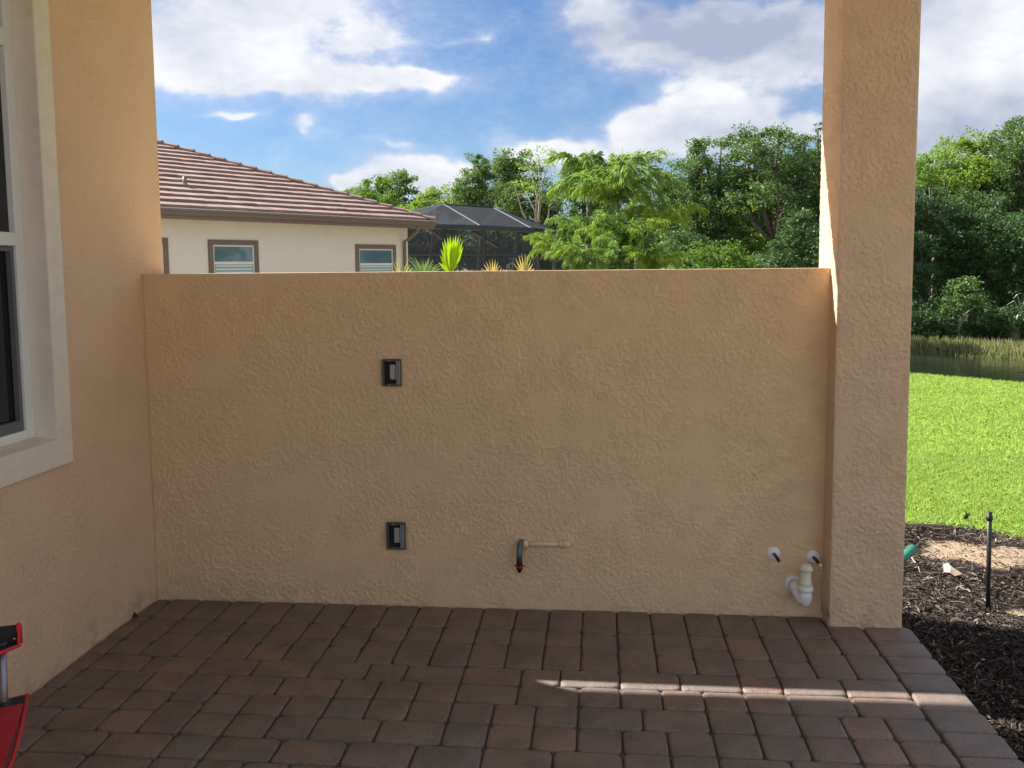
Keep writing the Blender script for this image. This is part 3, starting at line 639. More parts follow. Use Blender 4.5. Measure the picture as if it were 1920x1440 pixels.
for k in range(ncr):
    b = MB(); t0, t1 = k*st, (k+1)*st+.03; s = t0+.12; w = .33; off = (k % 2)*.16
    s0 = s
    while s0 < LEN-t0-.2:
        s1 = min((math.floor((s0-off)/w+1.0001))*w+off, LEN-t0-.2)
        if s1-s0 < .03: s0 = s1+.001; continue
        j1, j2 = random.uniform(-.004, .006), random.uniform(-.012, .012)
        e0 = s0; u0_ = max(s0, t1+.05)
        if u0_ < s1:
            L0, L1 = hp(e0, t0-.03+j2, zr+pitch*(t0-.03)+.070+j1), hp(s1-.006, t0-.03+j2, zr+pitch*(t0-.03)+.070+j1)
            U0, U1 = hp(u0_, t1, zr+pitch*t1+.008), hp(s1-.006, t1, zr+pitch*t1+.008)
            B0, B1 = L0-Vector((0, 0, .07)), L1-Vector((0, 0, .07))
            b.add([L0, L1, U1, U0, B0, B1], [(0, 1, 2, 3), (4, 5, 1, 0), (5, 2, 1), (4, 0, 3)])
        s0 = s1
    o = b.build('tile_course', M_tile, roof)
# hip caps
hd = hp(1, 1, pitch)-hp(0, 0, 0); hl = hd.length; hd.normalize()
capm = None; nc = 24; st = hl*top_t/nc
for k in range(nc):
    p0 = hp(0, 0, zr+.05) + hd*(k*st-.03); p1_ = hp(0, 0, zr+.035) + hd*((k+1)*st+.04)
    sdv = hd.cross(Vector((0, 0, 1))).normalized(); upv = sdv.cross(hd).normalized()
    if capm is None:
        V = []
        for (p_, w_, h_) in ((Vector((0, 0, 0)), .15, .075), (p1_-p0, .12, .05)):
            for th in (0, 35, 70, 110, 145, 180): V.append(p_ + sdv*(w_*math.cos(R(th))) + upv*(h_*math.sin(R(th))*1.5-.05))
        Fc = [(i, i+1, i+7, i+6) for i in range(5)] + [(0, 1, 2, 3, 4, 5)]
        capm = mesh('ridge_tile', V, Fc, M_tile)
    off = nh.location
    obj('ridge_tile', capm, roof, p0-off)
# ridge cap line and vent pipe
v0 = hit(347, 350, hp(0, 0, zr), (nn_.x*-pitch, nn_.y*-pitch, 1)); b = MB(); b.lathe(v0, (0, 0, 1), [(-.1, .05), (.22, .045), (.22, .03)], 12); b.build('vent_pipe', M_brown, roof, True)
# gutter, fascia, soffit
b = MB(); 
def ebar(b, s0, s1, t0, t1, z0, z1):
    V = [hp(s0, t0, z0), hp(s1, t0, z0), hp(s1, t1, z0), hp(s0, t1, z0), hp(s0, t0, z1), hp(s1, t0, z1), hp(s1, t1, z1), hp(s0, t1, z1)]
    b.add(V, [(0, 3, 2, 1), (4, 5, 6, 7), (0, 1, 5, 4), (1, 2, 6, 5), (2, 3, 7, 6), (3, 0, 4, 7)])
ebar(b, -.02, LEN, -.05, .0, 2.665, 2.77); ebar(b, -.02, LEN, -.075, -.05, 2.735, 2.775); ebar(b, -.02, LEN, -.03, .0, 2.64, 2.664); b.build('gutter', M_gut, nh)
b = MB(); ebar(b, -.01, LEN, .001, .03, 2.58, 2.76); ebar(b, .031, LEN, .03, OV-.01, 2.60, 2.62); b.build('soffit', M_brown, nh)
b = MB(); ebar(b, -.02, LEN, -.08, -.02, 2.777, 2.795); b.build('drip_edge', M_drip, nh)
b = MB(); ebar(b, -.03, .0, .001, DEP, 2.60, 2.77); b.build('fascia', M_brown, nh)
# downspout
ds = OV+.13
tubep('downspout', M_gut, nh, [hp(ds, -.02, 2.68), hp(ds, .0, 2.52), hp(ds+.03, .22, 2.36), hp(ds+.05, OV-.06, 2.24), hp(ds+.05, OV-.06, 1.2), hp(ds+.05, OV-.06, 0)], .045, 6, smooth=False)
tubep('downspout', M_gut, nh, [hp(-.02, 1.1, 2.66), hp(-.02, 1.1, 2.5), hp(.15, 1.1, 2.38), hp(OV-.05, 1.1, 2.26), hp(OV-.05, 1.1, 0)], .045, 6, smooth=False)
# windows
def nwin(pxl, pxr, pyt, zb_=.95):
    n3 = (nn_.x, nn_.y, 0); A = hit(pxl, pyt, hp(0, OV, 0), n3); B = hit(pxr, pyt, hp(0, OV, 0), n3)
    sA = (A-hp(0, 0, 0)).dot(a_); sB = (B-hp(0, 0, 0)).dot(a_); s0, s1 = min(sA, sB), max(sA, sB); z1 = A.z; tr = .11
    b = MB(); ebar(b, s0, s0+tr, OV-.035, OV+.01, zb_, z1); ebar(b, s1-tr, s1, OV-.035, OV+.01, zb_, z1); ebar(b, s0+tr, s1-tr, OV-.035, OV+.01, z1-tr, z1); ebar(b, s0+tr, s1-tr, OV-.035, OV+.01, zb_, zb_+tr)
    wn_ = b.build('window', M_brown, nh)
    i0, i1, j0, j1 = s0+tr, s1-tr, zb_+tr, z1-tr; f = .035; zm = j1-.37
    b = MB(); ebar(b, i0, i0+f, OV-.012, OV-.001, j0, j1); ebar(b, i1-f, i1, OV-.012, OV-.001, j0, j1); ebar(b, i0+f, i1-f, OV-.012, OV-.001, j1-f, j1); ebar(b, i0+f, i1-f, OV-.012, OV-.001, j0, j0+f); ebar(b, i0+f, i1-f, OV-.018, OV-.001, zm-.05, zm+.01)
    b.build('frame', M_white, wn_)
    b = MB(); ebar(b, i0+f, i1-f, OV-.006, OV-.003, zm+.01, j1-f); b.build('pane', M_nglass, wn_)
    b = MB(); ebar(b, i0+f, i1-f, OV-.006, OV-.003, j0+f, zm-.05); b.build('pane', M_nglass2, wn_)
    b = MB()
    for k in range(6): ebar(b, i0+f+.03, i1-f-.03, OV-.009, OV-.0065, zm-.10-k*.07, zm-.10-k*.07+.028)
    b.build('blind_slat', M_white, wn_)
M_nglass = simple('window_glass', (.10, .18, .23), .05, var=.3, spec=1.)  # reflected sky painted in as a blue base colour
M_nglass2 = simple('window_glass_blinds', (.30, .42, .40), .15, var=.15, spec=.8)
nwin(389, 482.5, 449); nwin(665.5, 741, 458); nwin(240, 313, 444)

# ------------------------------------------------------------------ screened pool cage
mt, n, out = mat('dark_screen')
p = n.node('ShaderNodeBsdfPrincipled', {'Base Color': (.035, .04, .05, 1), 'Roughness': .6}); tr = n.node('ShaderNodeBsdfTransparent'); mx = n.node('ShaderNodeMixShader', {0: .72})
n.l.new(tr.outputs[0], mx.inputs[1]); n.l.new(p.outputs[0], mx.inputs[2]); n.l.new(mx.outputs[0], out.inputs[0]); M_screen = mt
mt, n, out = mat('roof_screen')
p = n.node('ShaderNodeBsdfPrincipled', {'Base Color': (.018, .02, .026, 1), 'Roughness': .95, 'Specular IOR Level': .1}); tr = n.node('ShaderNodeBsdfTransparent'); mx = n.node('ShaderNodeMixShader', {0: .93})
n.l.new(tr.outputs[0], mx.inputs[1]); n.l.new(p.outputs[0], mx.inputs[2]); n.l.new(mx.outputs[0], out.inputs[0]); M_rscreen = mt
M_alu = simple('bronze_aluminium', (.03, .03, .032), .4); M_alul = simple('pale_aluminium', (.22, .23, .25), .6)
cg = thing('pool_cage', 'dark screened pool enclosure with a hipped mesh roof behind the house', 'pool enclosure', tuple(at(940, 500, 30)))
E0, E1, E2, E3 = at(760, 424, 26.5), at(906.4, 427.4, 28.2), at(1002.7, 431.8, 29.4), at(1064.5, 439.4, 31.8)
PK, RK = at(830.8, 382.7, 30.5), at(925.3, 389.5, 32.2); EB = at(1064.5, 437, 36.5); PB = at(775, 395, 34.5)
b = MB(); b.add([E0, E1, PK, PB], [(0, 1, 2, 3)]); b.build('roof_screen', M_rscreen, cg)
b = MB(); b.add([E1, E2, RK, PK], [(0, 1, 2, 3)]); b.build('roof_screen', M_rscreen, cg)
b = MB(); b.add([E2, E3, RK], [(0, 1, 2)]); b.build('roof_screen', M_rscreen, cg)
b = MB(); b.add([E3, EB, RK], [(0, 1, 2)]); b.build('roof_screen', M_rscreen, cg)
for (A, B) in ((PK, E1), (RK, E2)): tubep('rafter', M_alul, cg, [A, B], .025, 4, False, label='pale rafter')
for (A, B) in ((PK, PB), (PK, RK), (RK, E3), (E3, EB)): tubep('rafter', M_alu, cg, [A, B], .035, 4, False)
for (A, B) in ((E0, E1), (E1, E2), (E2, E3)):
    tubep('eave_beam', M_alu, cg, [A, B], .10, 4, False)
    a1, b1 = A.copy(), B.copy(); a1.z = b1.z = 1.95+.0; tubep('chair_rail', M_alu, cg, [a1, b1], .045, 4, False)
    b = MB(); g0, g1 = A.copy(), B.copy(); g0.z = g1.z = -.2; b.add([g0, g1, B, A], [(0, 1, 2, 3)]); b.build('side_screen', M_screen, cg)
Mid = E0.lerp(E1, .48)
for A in (E0, Mid, E1, E2, E3):
    g0 = A.copy(); g0.z = -.2; tubep('post', M_alu, cg, [g0, A], .075, 4, False)
for (x0_, y0_, x1_, y1_) in ((887, 434, 934, 463), (975, 436, 1003, 452), (800, 425, 850, 462)):
    tubep('brace', M_alu, cg, [at(x0_, y0_, 29.6), at(x1_, y1_, 31.5)], .07, 4, False)
for x_ in (850, 934):
    A = at(x_, 455, 31.8); g0 = A.copy(); g0.z = -.2; tubep('post', M_alu, cg, [g0, A+Vector((0, 0, .5))], .07, 4, False)

# ------------------------------------------------------------------ trees
def leafcloud(lobes, per_m2, size, clump=.38, flat=.55, seed=0, hollow=.55, sparse=0):
    rg = np.random.default_rng(seed); P_ = []; 
    for (c, r3) in lobes:
        c = np.array(c); r3 = np.array(r3); area = math.pi*(r3[0]*r3[2]+r3[0]*r3[1]+r3[1]*r3[2])/1.5
        nl = int(area*per_m2*1.7); ncl = max(6, int(area/(clump**2)*1.1))
        d = rg.normal(size=(ncl, 3)); d /= np.linalg.norm(d, axis=1)[:, None]
        rad = hollow+(1.06-hollow)*rg.random(ncl)**.6; rad *= 1+rg.normal(0, .09, ncl)
        cc_ = c + d*rad[:, None]*r3
        sz = clump*(.45+.9*rg.random(ncl)); idx = rg.integers(0, ncl, nl)
        g_ = rg.normal(size=(nl, 3)); g_ /= np.maximum(np.linalg.norm(g_, axis=1), .3)[:, None]; g_ *= (rg.random(nl)**.45)[:, None]
        P_.append(cc_[idx] + g_*sz[idx][:, None]*np.array([1, 1, .62]))
    P_ = np.concatenate(P_); k = len(P_)
    nrm = rg.normal(size=(k, 3)); nrm[:, 2] = np.abs(nrm[:, 2])*1.2+.2; nrm /= np.linalg.norm(nrm, axis=1)[:, None]
    t1 = np.cross(nrm, rg.normal(size=(k, 3))); t1 /= np.linalg.norm(t1, axis=1)[:, None]; t2 = np.cross(nrm, t1)
    s_ = (size*(.55+.9*rg.random(k)))[:, None]
    return np.stack([P_-t1*s_, P_+t2*s_*flat+nrm*s_*.1, P_+t1*s_, P_-t2*s_*flat+nrm*s_*.1], 1).reshape(-1, 3)
def tree(name, label, cat, base, lobes, leafM, per=420, size=.05, clump=.38, trunk=.14, barkM=None, limbs=True, seed=0, sparse=False, group=None, hollow=.5):
    """lobes: (px, py, rx, ry) at distance base.y; converted to world ellipsoids"""
    bx_, Y = base; B = at(bx_, 500, Y); B.z = float(gz(B.x, B.y))-.05
    t_ = thing(name, label, cat, tuple(B), group); L_ = []
    rg = random.Random(seed+5)
    for lb in lobes:
        px, py, rx, ry = lb[:4]; yo = lb[4] if len(lb) > 4 else rg.uniform(-.8, .8)
        c_ = at(px, py, Y+yo); k = (Y+yo)/F; L_.append((tuple(c_), (rx*k, (rx+ry)*.5*k, ry*k)))
    V = leafcloud(L_, per, size, clump, seed=seed, hollow=hollow) - np.array(B)
    obj('crown', fastmesh('crown', V, 4, leafM), t_)
    b = MB()
    cx_ = sum(l[0][0] for l in L_)/len(L_); cy_ = sum(l[0][1] for l in L_)/len(L_); zs = sorted(l[0][2] for l in L_)
    fork = Vector((B.x*.6+cx_*.4, B.y*.6+cy_*.4, B.z*.45+zs[len(zs)//2]*.55)) if limbs else Vector((cx_, cy_, zs[-1]))
    b.tube([B, B.lerp(fork, .5)+Vector((rg.uniform(-.1, .1), 0, 0)), fork], [trunk, trunk*.8, trunk*.62], 8)
    tk = b.build('trunk', barkM or M_bark, t_, True)
    if limbs:
        for (c_, r3) in L_:
            b = MB(); e = Vector(c_); m_ = fork.lerp(e, .5)+Vector((rg.uniform(-.3, .3), rg.uniform(-.3, .3), rg.uniform(-.1, .25)))
            e = e-Vector((0, 0, r3[2]*.25)); b.tube([fork, m_, e], [trunk*.45, trunk*.3, trunk*.12], 6)
            for _ in range(4):
                th = rg.uniform(0, 6.28); d_ = Vector((math.cos(th)*r3[0]*.8, math.sin(th)*r3[1]*.6, rg.uniform(-.2, .5)*r3[2]))
                s_ = m_.lerp(e, rg.uniform(.2, 1)); b.tube([s_, s_+d_*.5+Vector((0, 0, .08)), s_+d_], [trunk*.16, trunk*.1, trunk*.04], 5)
            b.build('limb', barkM or M_bark, t_, True)
    return t_
L_oak = leafmat('oak_leaves', (.06, .115, .045), (.16, .25, .09), .32)
L_dark = leafmat('dark_leaves', (.05, .10, .045), (.12, .20, .08), .3)
L_mid = leafmat('mid_leaves', (.07, .14, .035), (.17, .27, .06), .4)
L_lite = leafmat('light_leaves', (.12, .20, .04), (.26, .36, .08), .45)
L_feath = leafmat('feathery_leaves', (.15, .24, .07), (.28, .40, .12), .45)
tree('round_tree', 'small rounded light green tree right above the end of the tiled roof', 'tree', (722, 46), [(735, 345, 34, 26), (700, 358, 32, 20), (762, 372, 26, 22), (722, 385, 55, 22), (680, 368, 18, 12), (755, 335, 20, 14)], L_mid, 330, .06, .42, seed=1)
tree('low_tree', 'low yellow green tree just behind the pool cage peak', 'tree', (800, 44), [(800, 378, 30, 16), (838, 372, 36, 22), (862, 390, 44, 20), (785, 395, 30, 18), (815, 360, 12, 9)], L_lite, 330, .055, .38, seed=2)
tree('tiny_treetop', 'tiny treetop peeking over the tiled roof left of the rounded tree', 'tree', (655, 50), [(656, 358, 9, 9), (652, 372, 12, 9)], L_mid, 300, .06, .3, seed=3)
tree('dark_tree', 'dark green leafy tree behind the pool cage roof, with a twin topped crown', 'tree', (900, 42), [(893, 316, 26, 22), (905, 345, 38, 28), (878, 362, 34, 24), (920, 378, 48, 34), (940, 398, 46, 30), (868, 340, 12, 14), (912, 318, 14, 16)], L_oak, 420, .055, .4, seed=4)
tree('broad_tree', 'broad green tree rising behind the pool cage, left of the thin leafed tree', 'tree', (962, 40), [(958, 305, 34, 22), (972, 330, 40, 34), (940, 335, 28, 26), (985, 370, 46, 36), (1010, 405, 46, 40), (1030, 440, 50, 40), (975, 300, 16, 18)], L_oak, 420, .055, .4, seed=5)
tree('thin_tree', 'thin leafed grey branching tree with pale trunk left of the palms', 'tree', (1008, 36), [(1010, 288, 34, 12), (1030, 302, 26, 14), (995, 318, 28, 14), (1018, 340, 40, 16), (985, 355, 32, 12), (1030, 365, 28, 14), (965, 345, 18, 9)], L_feath, 75, .045, .28, trunk=.11, barkM=M_barkd, seed=6)
tree('backdrop_tree', 'hazy green tree showing between the thin leafed tree and the palm fronds', 'tree', (1098, 42), [(1085, 305, 26, 14), (1108, 320, 26, 22), (1075, 345, 34, 30), (1110, 370, 40, 36), (1060, 410, 50, 44), (1120, 430, 56, 50), (1130, 320, 14, 16)], L_mid, 330, .055, .4, seed=7)
tree('feathery_tree', 'pale feathery flat topped tree with bare branches behind the palm crown', 'tree', (1190, 38), [(1192, 292, 34, 7), (1222, 286, 26, 6), (1250, 290, 10, 6), (1180, 308, 24, 7), (1210, 325, 26, 7), (1240, 345, 28, 9)], L_feath, 170, .045, .25, trunk=.09, barkM=M_barkd, seed=8)
tree('oak_tree', 'large spreading oak directly right of the palms with the lower left crown', 'tree', (1390, 32), [(1310, 292, 34, 26), (1278, 335, 44, 34), (1335, 330, 46, 34), (1262, 385, 46, 42), (1320, 385, 56, 40), (1375, 350, 50, 40), (1290, 440, 60, 42), (1352, 270, 18, 14), (1350, 430, 60, 30), (1245, 350, 16, 14), (1318, 268, 10, 12)], L_oak, 480, .046, .36, trunk=.2, seed=9)
tree('oak_tree', 'tallest spreading oak beside the left edge of the stucco column', 'tree', (1445, 30), [(1392, 270, 34, 28), (1440, 275, 44, 30), (1485, 285, 40, 34), (1520, 320, 44, 40), (1430, 320, 60, 38), (1480, 355, 64, 42), (1405, 375, 50, 34), (1530, 395, 46, 50), (1465, 415, 60, 36), (1400, 250, 9, 14), (1462, 250, 20, 12), (1560, 350, 50, 60), (1610, 330, 60, 70)], L_oak, 480, .044, .36, trunk=.22, seed=10)
tree('pine_sapling', 'slim wispy pine top beside the left edge of the column, above the oak', 'tree', (1533, 34), [(1534, 240, 8, 9), (1528, 258, 14, 6), (1540, 262, 14, 7), (1534, 278, 17, 7), (1526, 292, 14, 6)], L_dark, 200, .05, .2, trunk=.06, limbs=False, seed=11)
# understorey
tree('shrub', 'dark shrub below the left oak crown, just right of the palms', 'shrub', (1270, 27), [(1262, 470, 40, 34), (1300, 480, 44, 30), (1290, 445, 30, 24), (1250, 500, 50, 40)], L_dark, 480, .042, .3, trunk=.05, seed=12)
tree('shrub', 'glossy green shrub between the two oak trunks above the wall', 'shrub', (1350, 26), [(1340, 478, 44, 22), (1385, 488, 40, 22), (1320, 500, 50, 30), (1365, 520, 60, 40)], L_mid, 420, .042, .28, trunk=.05, seed=13)
tree('shrub', 'dark evergreen shrub beside the column base above the wall', 'shrub', (1490, 26), [(1480, 470, 44, 30), (1525, 470, 36, 46), (1505, 430, 40, 30), (1440, 495, 44, 22), (1560, 480, 50, 60)], L_dark, 480, .042, .3, trunk=.05, seed=14)
tree('bright_bush', 'sunlit yellow green bush glimpsed through the oak branches', 'shrub', (1405, 38), [(1402, 410, 24, 34), (1385, 450, 40, 30), (1420, 455, 30, 24), (1345, 430, 40, 34)], L_lite, 380, .06, .36, seed=15)
tree('backdrop_tree', 'deep shaded tree filling the gaps behind both oaks', 'tree', (1420, 46), [(1300, 420, 90, 70), (1400, 400, 90, 90), (1500, 400, 90, 110), (1230, 450, 80, 70), (1600, 400, 90, 120), (1150, 470, 90, 50), (1050, 470, 90, 40), (950, 465, 90, 40), (860, 465, 90, 42), (780, 465, 80, 40)], L_dark, 200, .10, .6, seed=16)
# woods right of the column
tree('cypress_tree', 'pale green feathery tree at the sloping top edge right of the column', 'tree', (1755, 34), [(1768, 285, 26, 16), (1740, 305, 30, 16), (1785, 300, 30, 20), (1725, 330, 36, 22), (1770, 335, 40, 20), (1700, 330, 40, 30), (1775, 262, 9, 9)], L_feath, 300, .048, .28, trunk=.12, barkM=M_barkd, seed=17)
tree('cypress_tree', 'bright green domed treetop between the pale tree and the frame edge', 'tree', (1838, 33), [(1830, 268, 34, 22), (1812, 290, 38, 24), (1850, 300, 44, 28), (1820, 325, 46, 24), (1870, 330, 40, 30), (1800, 345, 40, 24)], L_lite, 420, .046, .3, trunk=.14, seed=18)
tree('oak_tree', 'tall grey green oak crowding the right edge of the photo', 'tree', (1905, 32), [(1880, 258, 30, 18), (1910, 245, 30, 18), (1905, 285, 44, 30), (1885, 330, 50, 34), (1930, 340, 50, 50), (1890, 385, 60, 40), (1960, 270, 50, 40), (2010, 330, 70, 70), (1870, 430, 50, 40)], L_oak, 460, .046, .34, trunk=.18, seed=19)
tree('shade_tree', 'dark green tree against the right side of the column above the pond', 'tree', (1735, 29), [(1735, 385, 46, 34), (1720, 440, 50, 44), (1780, 400, 50, 34), (1700, 480, 60, 60), (1750, 500, 50, 44), (1660, 400, 60, 70), (1735, 560, 40, 40)], L_dark, 460, .042, .34, trunk=.14, seed=20)
tree('shade_tree', 'dark leafy tree in the middle of the woods right of the column', 'tree', (1825, 29), [(1830, 385, 44, 34), (1815, 440, 54, 40), (1860, 470, 54, 44), (1800, 500, 50, 40), (1845, 535, 50, 44), (1790, 440, 40, 40)], L_dark, 460, .042, .34, trunk=.14, seed=21)
tree('shade_tree', 'dark leafy tree low at the right photo edge above the reeds', 'tree', (1915, 28), [(1905, 440, 44, 40), (1920, 500, 54, 50), (1890, 560, 44, 40), (1950, 560, 60, 60), (1980, 440, 60, 60)], L_dark, 460, .042, .34, trunk=.14, seed=22)
tree('small_tree', 'small forked pale trunk tree at the water edge under dark foliage', 'tree', (1805, 26.5), [(1805, 555, 36, 20), (1785, 575, 26, 14), (1830, 572, 28, 16), (1806, 535, 24, 14)], L_oak, 480, .04, .28, trunk=.055, barkM=M_barkd, seed=23)
tree('shrub', 'low dark shrub behind the reeds close to the column', 'shrub', (1735, 26.5), [(1725, 600, 34, 30), (1760, 608, 30, 24), (1700, 590, 40, 40)], L_dark, 460, .042, .28, trunk=.04, seed=24)
tree('shrub', 'low dark shrub behind the reeds near the right photo edge', 'shrub', (1870, 26.5), [(1865, 605, 34, 24), (1900, 600, 30, 26), (1945, 600, 40, 36)], L_dark, 460, .042, .28, trunk=.04, seed=25)
tree('backdrop_tree', 'deep shaded tree mass behind the woods over the pond', 'tree', (1800, 40), [(1700, 420, 80, 110), (1790, 430, 90, 110), (1880, 420, 90, 120), (1960, 400, 90, 130), (1740, 560, 90, 80), (1850, 560, 90, 80), (1950, 560, 90, 80), (2040, 450, 100, 150)], L_dark, 200, .10, .6, seed=26)
V = leafcloud([(tuple(at(x, 628, 27.3)), (1.2, .6, .35)) for x in range(1640, 2060, 45)]+[(tuple(at(x, 600, 31)), (1.4, .6, 1.0)) for x in range(1640, 2060, 60)], 300, .045, .25, seed=40)
tag(obj('undergrowth', fastmesh('undergrowth', V, 4, L_dark)), 'tangled dark undergrowth under the trees behind the pond', 'undergrowth', kind='stuff')
# dead palm skirt at the right edge
t_ = thing('dead_palm', 'leaning dead palm with grey drooping fronds at the right photo edge', 'palm', tuple(at(1912, 640, 26.2)))
tubep('trunk', M_barkd, t_, [at(1902, 640, 26.2), at(1906, 612, 26.2), at(1916, 585, 26.2)], [.16, .12, .08], 8)
for (x, y) in ((1888, 572), (1893, 590), (1930, 570), (1935, 596), (1900, 560)):
    tubep('frond', M_barkd, t_, [at(1914, 588, 26.2), at((x+1914)/2, min(y, 588)-8, 26.1), at(x, y, 26.0)], [.03, .02, .008], 5)

# ------------------------------------------------------------------ palms
def frond_mesh(name, L, droop, nl, ll, mt_, plume=0., w=.014, up0=1.1, seed=0, fall=.5):
    """arching feather frond in its own x-z plane starting at the origin"""
    rg = random.Random(seed); P_ = []; a_0 = up0; p_ = Vector((0, 0, 0)); n_ = 14
    pts = [p_.copy()]
    for i in range(n_):
        a_0 -= droop/n_*(.4+1.2*i/n_); p_ = p_ + Vector((math.cos(a_0), 0, math.sin(a_0)))*(L/n_); pts.append(p_.copy())
    q = MB(); q.tube(pts, [max(.004, .016*(1-i/n_)) for i in range(n_+1)], 4, False)
    for k in range(nl):
        s_ = .10+.89*k/nl; f = s_*n_; i = min(int(f), n_-1); b0 = pts[i].lerp(pts[i+1], f-i); d_ = (pts[i+1]-pts[i]).normalized()
        for sd in (-1, 1):
            ln = ll*(math.sin(math.pi*min(1, .18+.80*s_))**.6)*rg.uniform(.6, 1.15)
            side = Vector((0, sd, 0)); upn = d_.cross(side)*(-sd) if False else Vector((-d_.z, 0, d_.x))
            el_ = rg.uniform(-plume, plume)+(.15)
            dr = (side*math.cos(el_)*.75+upn*math.sin(el_)*.6+d_*rg.uniform(.4, .9)).normalized()
            m_ = b0+dr*ln*.55; fl_ = fall*rg.uniform(.35, 1.15); e_ = b0+dr*ln*.93-Vector((0, 0, ln*fl_)); m_ = m_-Vector((0, 0, ln*fl_*.18))
            wv_ = dr.cross(Vector((rg.uniform(-.3, .3), rg.uniform(-.3, .3), 1))).normalized()*w
            q.add([b0-wv_*.5, b0+wv_*.5, m_+wv_, e_, m_-wv_], [(0, 1, 2, 3, 4)])
    return mesh(name, q.V, q.F, mt_)
L_palm = leafmat('palm_leaves', (.15, .25, .075), (.30, .42, .14), .4, .45)
L_palmy = leafmat('yellow_palm_leaves', (.20, .30, .05), (.36, .45, .10), .4, .45)
L_palmd = leafmat('dark_palm_leaves', (.06, .13, .03), (.13, .22, .05), .35, .4)
FM = {k: [frond_mesh('frond', 2.0, dr, 76, .44, mt_, 1.1, .0085, up, seed=i, fall=.75) for i, (dr, up) in enumerate([(1.9, 1.35), (2.6, 1.3), (3.1, 1.5)])] for k, mt_ in (('g', L_palm), ('y', L_palmy), ('d', L_palmd))}
def palm(label, px, pyc, Y, fr, scale=1., trunkr=.09, name='feather_palm'):
    T_ = at(px, pyc, Y); B = Vector((T_.x+.05, T_.y, float(gz(T_.x, T_.y))-.05)); t_ = thing(name, label, 'palm', tuple(B), None)
    tubep('trunk', M_ptrunk, t_, [B, B.lerp(T_, .5)+Vector((-.04, 0, 0)), T_], [trunkr*1.2, trunkr, trunkr*.7], 10)
    for (azd, k, i, s_, tilt) in fr:
        o_ = obj('frond', FM[k][i], t_, T_-B); o_.scale = (s_*scale,)*3; o_.rotation_euler = (0, -R(tilt), R(azd)); 
    return t_
M_ptrunk = simple('palm_trunk', (.10, .11, .06), .8)
rr = random.Random(3)
def crownf(n_, keys, smin=.8, smax=1.05, tmin=-15, tmax=35, a0=0):
    return [(a0+360*i/n_*1.0+rr.uniform(-18, 18), rr.choice(keys), rr.randrange(3), rr.uniform(smin, smax), rr.uniform(tmin, tmax)) for i in range(n_)]
palm('tall feathery palm with plumed green fronds at the centre of the palm group', 1160, 395, 20.5, crownf(15, 'gggy', .75, 1.0, -25, 30)+[(250, 'y', 0, .75, 38), (270, 'g', 0, .7, 35)], 1.0)
palm('feathery palm with high arching fronds behind the left of the palm group', 1105, 372, 22, crownf(11, 'ggd', .7, .95, -20, 25), 1.0)
palm('low yellow green feathery palm on the right of the palm group', 1222, 440, 20.5, crownf(13, 'ygy', .65, .85, -30, 20), .95)
palm('short feathery palm with drooping fronds at the lower left of the palm group', 1040, 492, 19, crownf(15, 'ggy', .5, .7, -20, 25), .8, .06)
palm('bushy dark feathery palm low in front of the palm group', 1170, 490, 18.5, crownf(14, 'gdy', .6, .85, -30, 35), .9, .07)
palm('dense feathery palm filling the lower left of the tall palm', 1110, 470, 19.5, crownf(13, 'gdg', .6, .9, -30, 30), .9, .07)
palm('low bright feathery palm clump at the wall top under the left palms', 1085, 530, 18, crownf(14, 'gyg', .45, .65, 0, 45), .9, .06)
palm('low dark feathery palm clump at the wall top under the middle palms', 1150, 535, 18, crownf(14, 'gdg', .45, .65, 0, 45), .9, .06)
palm('low yellowish feathery palm clump at the wall top under the right palms', 1222, 530, 18, crownf(14, 'gyy', .45, .62, 0, 45), .9, .06)
tubep('spear', M_barkd, None, [at(1160, 400, 20.5), at(1163, 330, 20.5), at(1167, 276, 20.5)], [.015, .012, .006], 5)
o = [x for x in bpy.data.objects if x.name.startswith('spear')][0]; o.name = 'bare_stick'; tag(o, 'thin bare upright stick rising above the central palm crown', 'stick')
# young palms right behind the wall
def spiky(name, label, cat, Y, base, leaves, mt_, w=.02, kind='leaf', stem=True):
    Bp = at(base[0], base[1], Y); G = Vector((Bp.x, Bp.y, float(gz(Bp.x, Bp.y)))); t_ = thing(name, label, cat, tuple(G))
    tubep('stem', M_palmstem, t_, [G, Bp], [.03, .018], 8)
    for (x, y, bow) in leaves:
        E_ = at(x, y, Y+random.uniform(-.12, .12)); mid = Bp.lerp(E_, .55)+Vector((0, 0, bow)); q = MB()
        dv = (E_-Bp).normalized(); sdv = dv.cross(Vector((0, 1, 0))).normalized()*w
        q.add([Bp-sdv*.3, Bp+sdv*.3, Bp.lerp(mid, .5)+sdv*.9+Vector((0, 0, bow*.3)), mid+sdv, E_, mid-sdv+Vector((0, .01, 0)), Bp.lerp(mid, .5)-sdv*.9+Vector((0, .01, bow*.3))], [(0, 1, 2, 6), (6, 2, 3, 5), (5, 3, 4)])
        q.build(kind, mt_, t_)
    return t_
M_palmstem = simple('green_stem', (.14, .2, .05), .6)
L_bright = leafmat('bright_new_leaf', (.26, .40, .015), (.36, .50, .02), .45, .35)
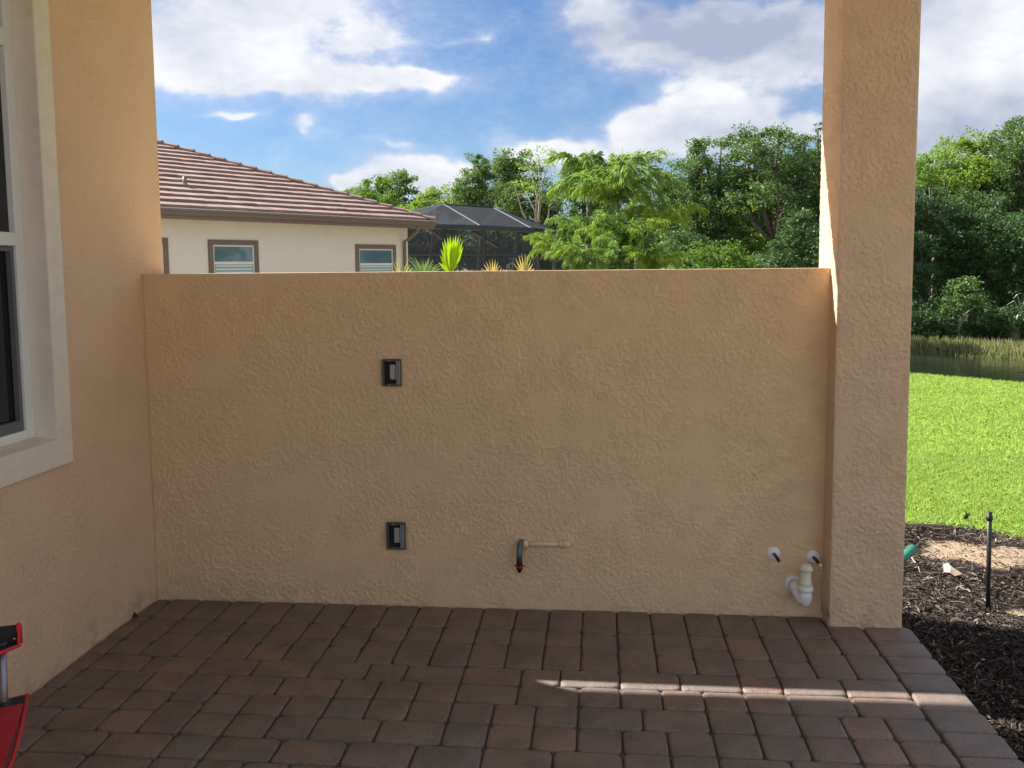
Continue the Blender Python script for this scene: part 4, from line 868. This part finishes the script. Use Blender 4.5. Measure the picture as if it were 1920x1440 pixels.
L_dry = leafmat('dried_leaf', (.36, .27, .12), (.5, .38, .2), .35, .7)
L_gg = leafmat('grey_green_leaf', (.10, .17, .06), (.2, .27, .12), .3, .5)
spiky('young_palm', 'bright yellow green pleated palm leaf standing just above the wall top', 'palm', 14, (846, 512), [(826, 466, 0), (829, 452, 0), (833, 447, 0), (839, 445, 0), (844, 441, 0), (850, 443, 0), (855, 440, 0), (860, 441, 0), (864, 445, 0), (868, 451, 0), (869, 462, 0), (824, 478, 0), (822, 492, 0)], L_bright, .034)
spiky('dried_palm', 'dried tan fan of palm leaves above the wall, right of the bright leaf', 'palm', 13.5, (924, 522), [(901, 502, .01), (906, 494, .01), (911, 489, 0), (917, 485, 0), (923, 484, 0), (929, 486, 0), (934, 490, 0), (938, 497, .01), (941, 505, .01), (914, 497, 0), (930, 499, 0)], L_dry, .011)
spiky('dried_palm', 'larger dried tan fan of palm leaves above the wall left of the palm group', 'palm', 13.5, (984, 522), [(957, 506, .01), (961, 492, .01), (966, 483, 0), (972, 478, 0), (978, 474, 0), (985, 474, 0), (990, 478, 0), (996, 486, .01), (1000, 493, .01), (1003, 503, .01), (975, 490, 0), (988, 490, 0)], L_dry, .012)
gl = []
for k in range(26):
    a_k = R(8+164*k/25); gl.append((790+48*math.cos(a_k)*random.uniform(.8, 1.08), 520-44*math.sin(a_k)*random.uniform(.7, 1.05), .05))
spiky('sago_palm', 'arching grey green feather leaves over the wall at the house corner', 'palm', 13, (795, 530), gl, L_gg, .012)
spiky('dry_grass_clump', 'pale straw coloured arching grass blades against the house corner window', 'plant', 12.5, (752, 540), [(735, 488, .05), (740, 483, .05), (746, 480, .04), (731, 500, .05), (765, 486, .04), (770, 494, .05), (728, 508, .05), (776, 500, .05)], L_dry, .006)
spiky('broad_leaf_plant', 'flat pale green leaf cluster poking over the wall right of the palms', 'plant', 14, (1250, 515), [(1268, 500, .02), (1264, 495, .02), (1240, 502, .02), (1258, 492, .01), (1232, 508, .02)], L_gg, .03)
